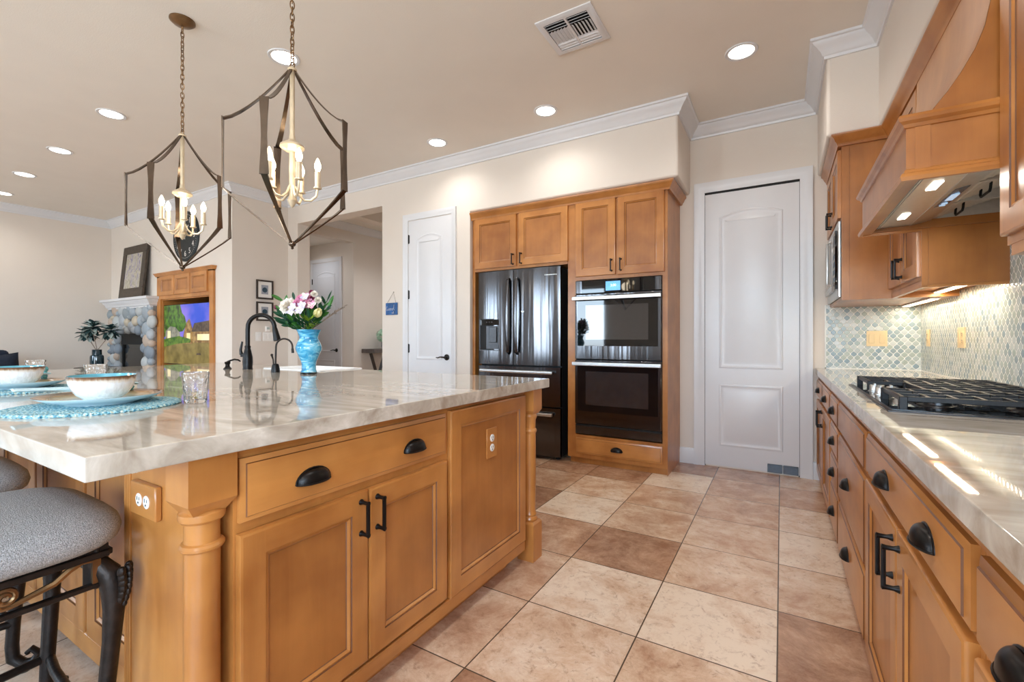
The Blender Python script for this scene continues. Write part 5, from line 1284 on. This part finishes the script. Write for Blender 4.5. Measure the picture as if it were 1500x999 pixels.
tp([(.72, .40), (.98, .40), (.98, .50), (.72, .50)], 5, 5); tp([(.02, .38), (.36, .38), (.36, .52), (.26, .62), (.14, .64), (.04, .56)], 6, 4); tp([(.08, .42), (.15, .42), (.15, .56), (.08, .56)], 5, 5)
tp([(.50, .41), (.58, .41), (.58, .52), (.50, .52)], 5, 5)
tp([(0, .28), (.30, .34), (.58, .36), (.58, .42), (.34, .47), (0, .42)], 7, 6); tp([(.70, .16), (.80, .16), (.78, .19), (.72, .19)], 4, 5)
q.build('screen_picture', tvm, tvr)
ckx, ckz = -6.93, 2.51
cl = thing('wall_clock', 'round black wall clock with white numerals above the media cabinet', 'clock', (ckx, YC, ckz))
XC = face_y(YC)
q = MB(XC); q.lathe([(0, 0), (.335, 0), (.338, .015), (.325, .028), (.31, .030), (.305, .022), (0, .022)], (ckx, ckz, 0), 56); q.build('clock_face', plain('black_clock', (24, 34, 36), .5, 0, .25, 12), cl)
q = MB(XC)
for k in range(1, 13):
    a = PI / 2 - 2 * PI * k / 12; text_mesh(q, str(k), .105, Matrix.Translation((ckx + .235 * math.cos(a), ckz + .235 * math.sin(a), .0235)))
for k in range(60):
    a = 2 * PI * k / 60; q.box(ckx + .293 * math.cos(a) - .003, ckx + .293 * math.cos(a) + .003, ckz + .293 * math.sin(a) - .003, ckz + .293 * math.sin(a) + .003, .022, .0245)
q.build('numerals', plate_m, cl)
for a, L, w_ in ((1.0, .17, .008), (1.5, .21, .006)):
    q = MB(XC); q.tube([(ckx - .04 * math.cos(a), ckz - .04 * math.sin(a), .028), (ckx + L * math.cos(a), ckz + L * math.sin(a), .028)], w_, 6, sy=.3, sx=1); q.build('clock_hand', plate_m, cl)
# framed prints and switches on the side wall (facing +X)
XW = face_px(XB)
for z_, l_ in ((1.768, 'upper small dark framed print on the side wall'), (1.484, 'lower small dark framed print, under the other one')):
    t = thing('framed_print', l_, 'picture', (XB, 3.485, z_), 'framed prints on the side wall')
    q = MB(XW); h = .112; hz = .124; w = .020
    for a0, a1, b0, b1 in ((-h, h, -hz, -hz + w), (-h, h, hz - w, hz), (-h, -h + w, -hz + w, hz - w), (h - w, h, -hz + w, hz - w)): q.box(3.485 + a0, 3.485 + a1, z_ + b0, z_ + b1, .001, .022, b=.002)
    q.build('frame', plain('dark_frame', (52, 42, 36), .45, 0, .2, 30), t)
    q = MB(XW); q.box(3.485 - h + w, 3.485 + h - w, z_ - hz + w, z_ + hz - w, .002, .010); q.build('mount', plate_m, t)
    q = MB(XW); q.box(3.485 - .046, 3.485 + .046, z_ - .06, z_ + .06, .010, .0112, m=0); q.lathe([(0, .0), (.034, .0), (0, .001)], (3.485, z_ - .004, .0112), 24, 1); q.build('print', [plain('grey_print', (152, 156, 166), .6), plain('teal_disc', (38, 66, 84), .5, 0, .3, 60)], t)
for a_, w_, k_, l_ in ((3.405, .075, 'r', 'single white switch plate on the side wall'), (3.545, .165, 'rrr', 'white triple switch plate beside the single switch')):
    wall_plate(XW, a_, 1.155, w_, .117, .0, l_, k_, 'white switches on the living side wall')
th_ = thing('thermostat', 'small white wall unit above the triple switch plate', 'thermostat', (XB, 3.525, 1.25)); q = MB(XW); q.box(3.495, 3.555, 1.222, 1.292, 0, .022, b=.004); q.build('case', plate_m, th_); q = MB(XW); q.box(3.506, 3.544, 1.250, 1.280, .0215, .023); q.build('screen', plain('grey_lcd', (170, 180, 176), .2), th_)
# side table, plant
tb = thing('side_table', 'dark round side table in front of the fireplace wall', 'table', (-8.45, 2.6, 0))
q = MB(); q.lathe([(0, .70), (.24, .70), (.245, .71), (.24, .72), (0, .72)], (-8.45, 2.6, 0), 32); q.build('table_top', plain('dark_stained_wood', (58, 44, 34), .4), tb)
for k in range(3):
    a = 2 * PI * k / 3; q = MB(); q.tube([(-8.45 + .15 * math.cos(a), 2.6 + .15 * math.sin(a), .705), (-8.45 + .22 * math.cos(a), 2.6 + .22 * math.sin(a), 0)], [.016, .012], 8); q.build('leg', plain('dark_stained_wood', (58, 44, 34), .4), tb)
pv = thing('dark_glass_vase', 'dark blue-green ribbed glass vase on the side table', 'vase', (-8.45, 2.6, .72))
q = MB(); q.lathe([(.075, .72), (.078, .74), (.078, .86), (.074, .885), (.055, .90), (.054, .965), (.058, .972), (.05, .965), (.048, .90)], (-8.45, 2.6, 0), 24); q.build('vase_body', plain('dark_teal_glass', (26, 50, 58), .08, 0, .3, 20, 0, 1, None, 0, .6), pv)
PL = plain('dark_poinsettia_leaf', (36, 62, 62), .6, 0, .5, 26); PL2 = plain('frosted_leaf', (176, 190, 184), .7, 0, .2, 30)
rn = random.Random(11)
for k, (dx, dy, dz, l_) in enumerate(((-.16, .02, 1.175, 'dark frosted poinsettia stem leaning left'), (.02, -.06, 1.255, 'tallest dark frosted poinsettia stem'), (.16, .02, 1.205, 'dark frosted poinsettia stem leaning right toward the fireplace'))):
    c = Vector((-8.45 + dx * .861, 2.6 + dx * .5086 + dy, dz)); t = thing('poinsettia', l_, 'flower', (c.x, c.y, c.z), 'poinsettia stems in the dark vase')
    q = MB(); q.tube([(-8.45, 2.6, .76), (-8.45 + dx * .2, 2.6, .97), (c.x, c.y, c.z - .02)], .005, 6); q.build('stem', G4, t)
    q = MB()
    for ly in range(5):
        for j in range(9):
            a = 2 * PI * (j + .5 * ly) / 9 + rn.uniform(-.2, .2); d = Vector((math.cos(a), math.sin(a), -.9 + .5 * ly + rn.uniform(-.25, .25)))
            petal(q, c + Vector((0, 0, .014 * ly)), d, (.12, .15, .15, .14, .12)[ly] * rn.uniform(.85, 1.1), .07, 0 if (j + ly) % 3 else 1, -.12, Vector((0, 0, 1)))
    q.build('leaves', [PL, PL2], t)
# navy armchair at the far left
ac = thing('armchair', 'navy blue armchair at the far left, mostly behind the island', 'armchair', (-8.45, 1.35, 0))
q = MB(); q.box(-8.95, -8.15, 1.0, 1.72, .18, .46, b=.04, seg=3); q.build('seat', navy_m, ac)
q = MB(); q.box(-8.62, -8.42, .98, 1.74, .40, .985, b=.05, seg=3); q.build('backrest', navy_m, ac)
for y in (.96, 1.66):
    q = MB(); q.box(-8.62, -8.0, y, y + .12, .25, .66, b=.03, seg=3); q.build('armrest', navy_m, ac)
for x in (-8.88, -8.2):
    for y in (1.05, 1.66):
        q = MB(); q.tube([(x, y, .2), (x, y, 0)], [.022, .015], 8); q.build('leg', dark_m, ac)
pw = thing('throw_pillow', 'dark navy pillow propped on the armchair back', 'pillow', (-8.32, 1.55, .74))
q = MB(Matrix.Translation((-8.31, 1.56, .70)) @ Matrix.Rotation(.25, 4, 'Y') @ Matrix.Rotation(.15, 4, 'X'))
n_ = 10
def pil(s): return [[(s * .085 * max(0, (1 - (2 * i / n_ - 1) ** 4)) ** .5 * max(0, (1 - (2 * j / n_ - 1) ** 4)) ** .5, (2 * i / n_ - 1) * .24 * (1 + .05 * (2 * j / n_ - 1) ** 2), (2 * j / n_ - 1) * .22 * (1 + .06 * (2 * i / n_ - 1) ** 2)) for i in range(n_ + 1)] for j in range(n_ + 1)]
q.loft(pil(1), closed=False); q.loft(pil(-1), closed=False); bmesh.ops.remove_doubles(q.bm, verts=q.bm.verts[:], dist=.0005); q.build('cover', plain('dark_navy_velvet', (16, 26, 44), .85, 0, .3, 40), pw, ang=80)
# hall console with hydrangea
cs = thing('console_table', 'dark grey rustic console table with crossed legs in the hall', 'table', (-6.0, 6.2, 0))
q = MB(); q.box(-6.18, -5.86, 5.40, 7.0, .885, .955, b=.004); q.build('table_top', plain('weathered_grey_wood', (92, 84, 80), .6, 0, .3, 12), cs)
for y in (5.62, 6.78):
    for s in (-1, 1):
        q = MB(); q.tube([(-6.02, y - s * .16, .885), (-6.02, y + s * .16, 0)], .035, 4); q.build('leg', dsteel_m, cs)
hv = thing('grey_pot', 'small grey pot on the hall console', 'pot', (-6.02, 5.78, .955)); q = MB(); q.lathe([(.045, .955), (.06, .98), (.065, 1.06), (.055, 1.075), (.05, 1.05)], (-6.02, 5.78, 0), 20); q.build('pot', plain('grey_ceramic', (120, 124, 128), .4), hv)
hy = thing('hydrangea', 'pale green hydrangea head in the hall pot', 'flower', (-6.02, 5.78, 1.15)); q = MB(); q.tube([(-6.02, 5.78, .97), (-6.02, 5.78, 1.12)], .005, 6); q.build('stem', G2, hy)
q = MB(); c = Vector((-6.02, 5.74, 1.185))
for k in range(70):
    a, b_ = rn.uniform(0, 2 * PI), rn.uniform(-.9, 1); d = Vector((math.cos(a) * math.sqrt(max(0, 1 - b_ * b_)), math.sin(a) * math.sqrt(max(0, 1 - b_ * b_)), b_)); e1 = d.orthogonal().normalized(); e2 = d.cross(e1)
    for j in range(4):
        an = PI / 2 * j + k; petal(q, c + d * .11, e1 * math.cos(an) + e2 * math.sin(an), .03, .028, 0, .05, d)
q.build('bloom', plain('pale_green_petal', (176, 210, 184), .6, 0, .15, 30), hy)
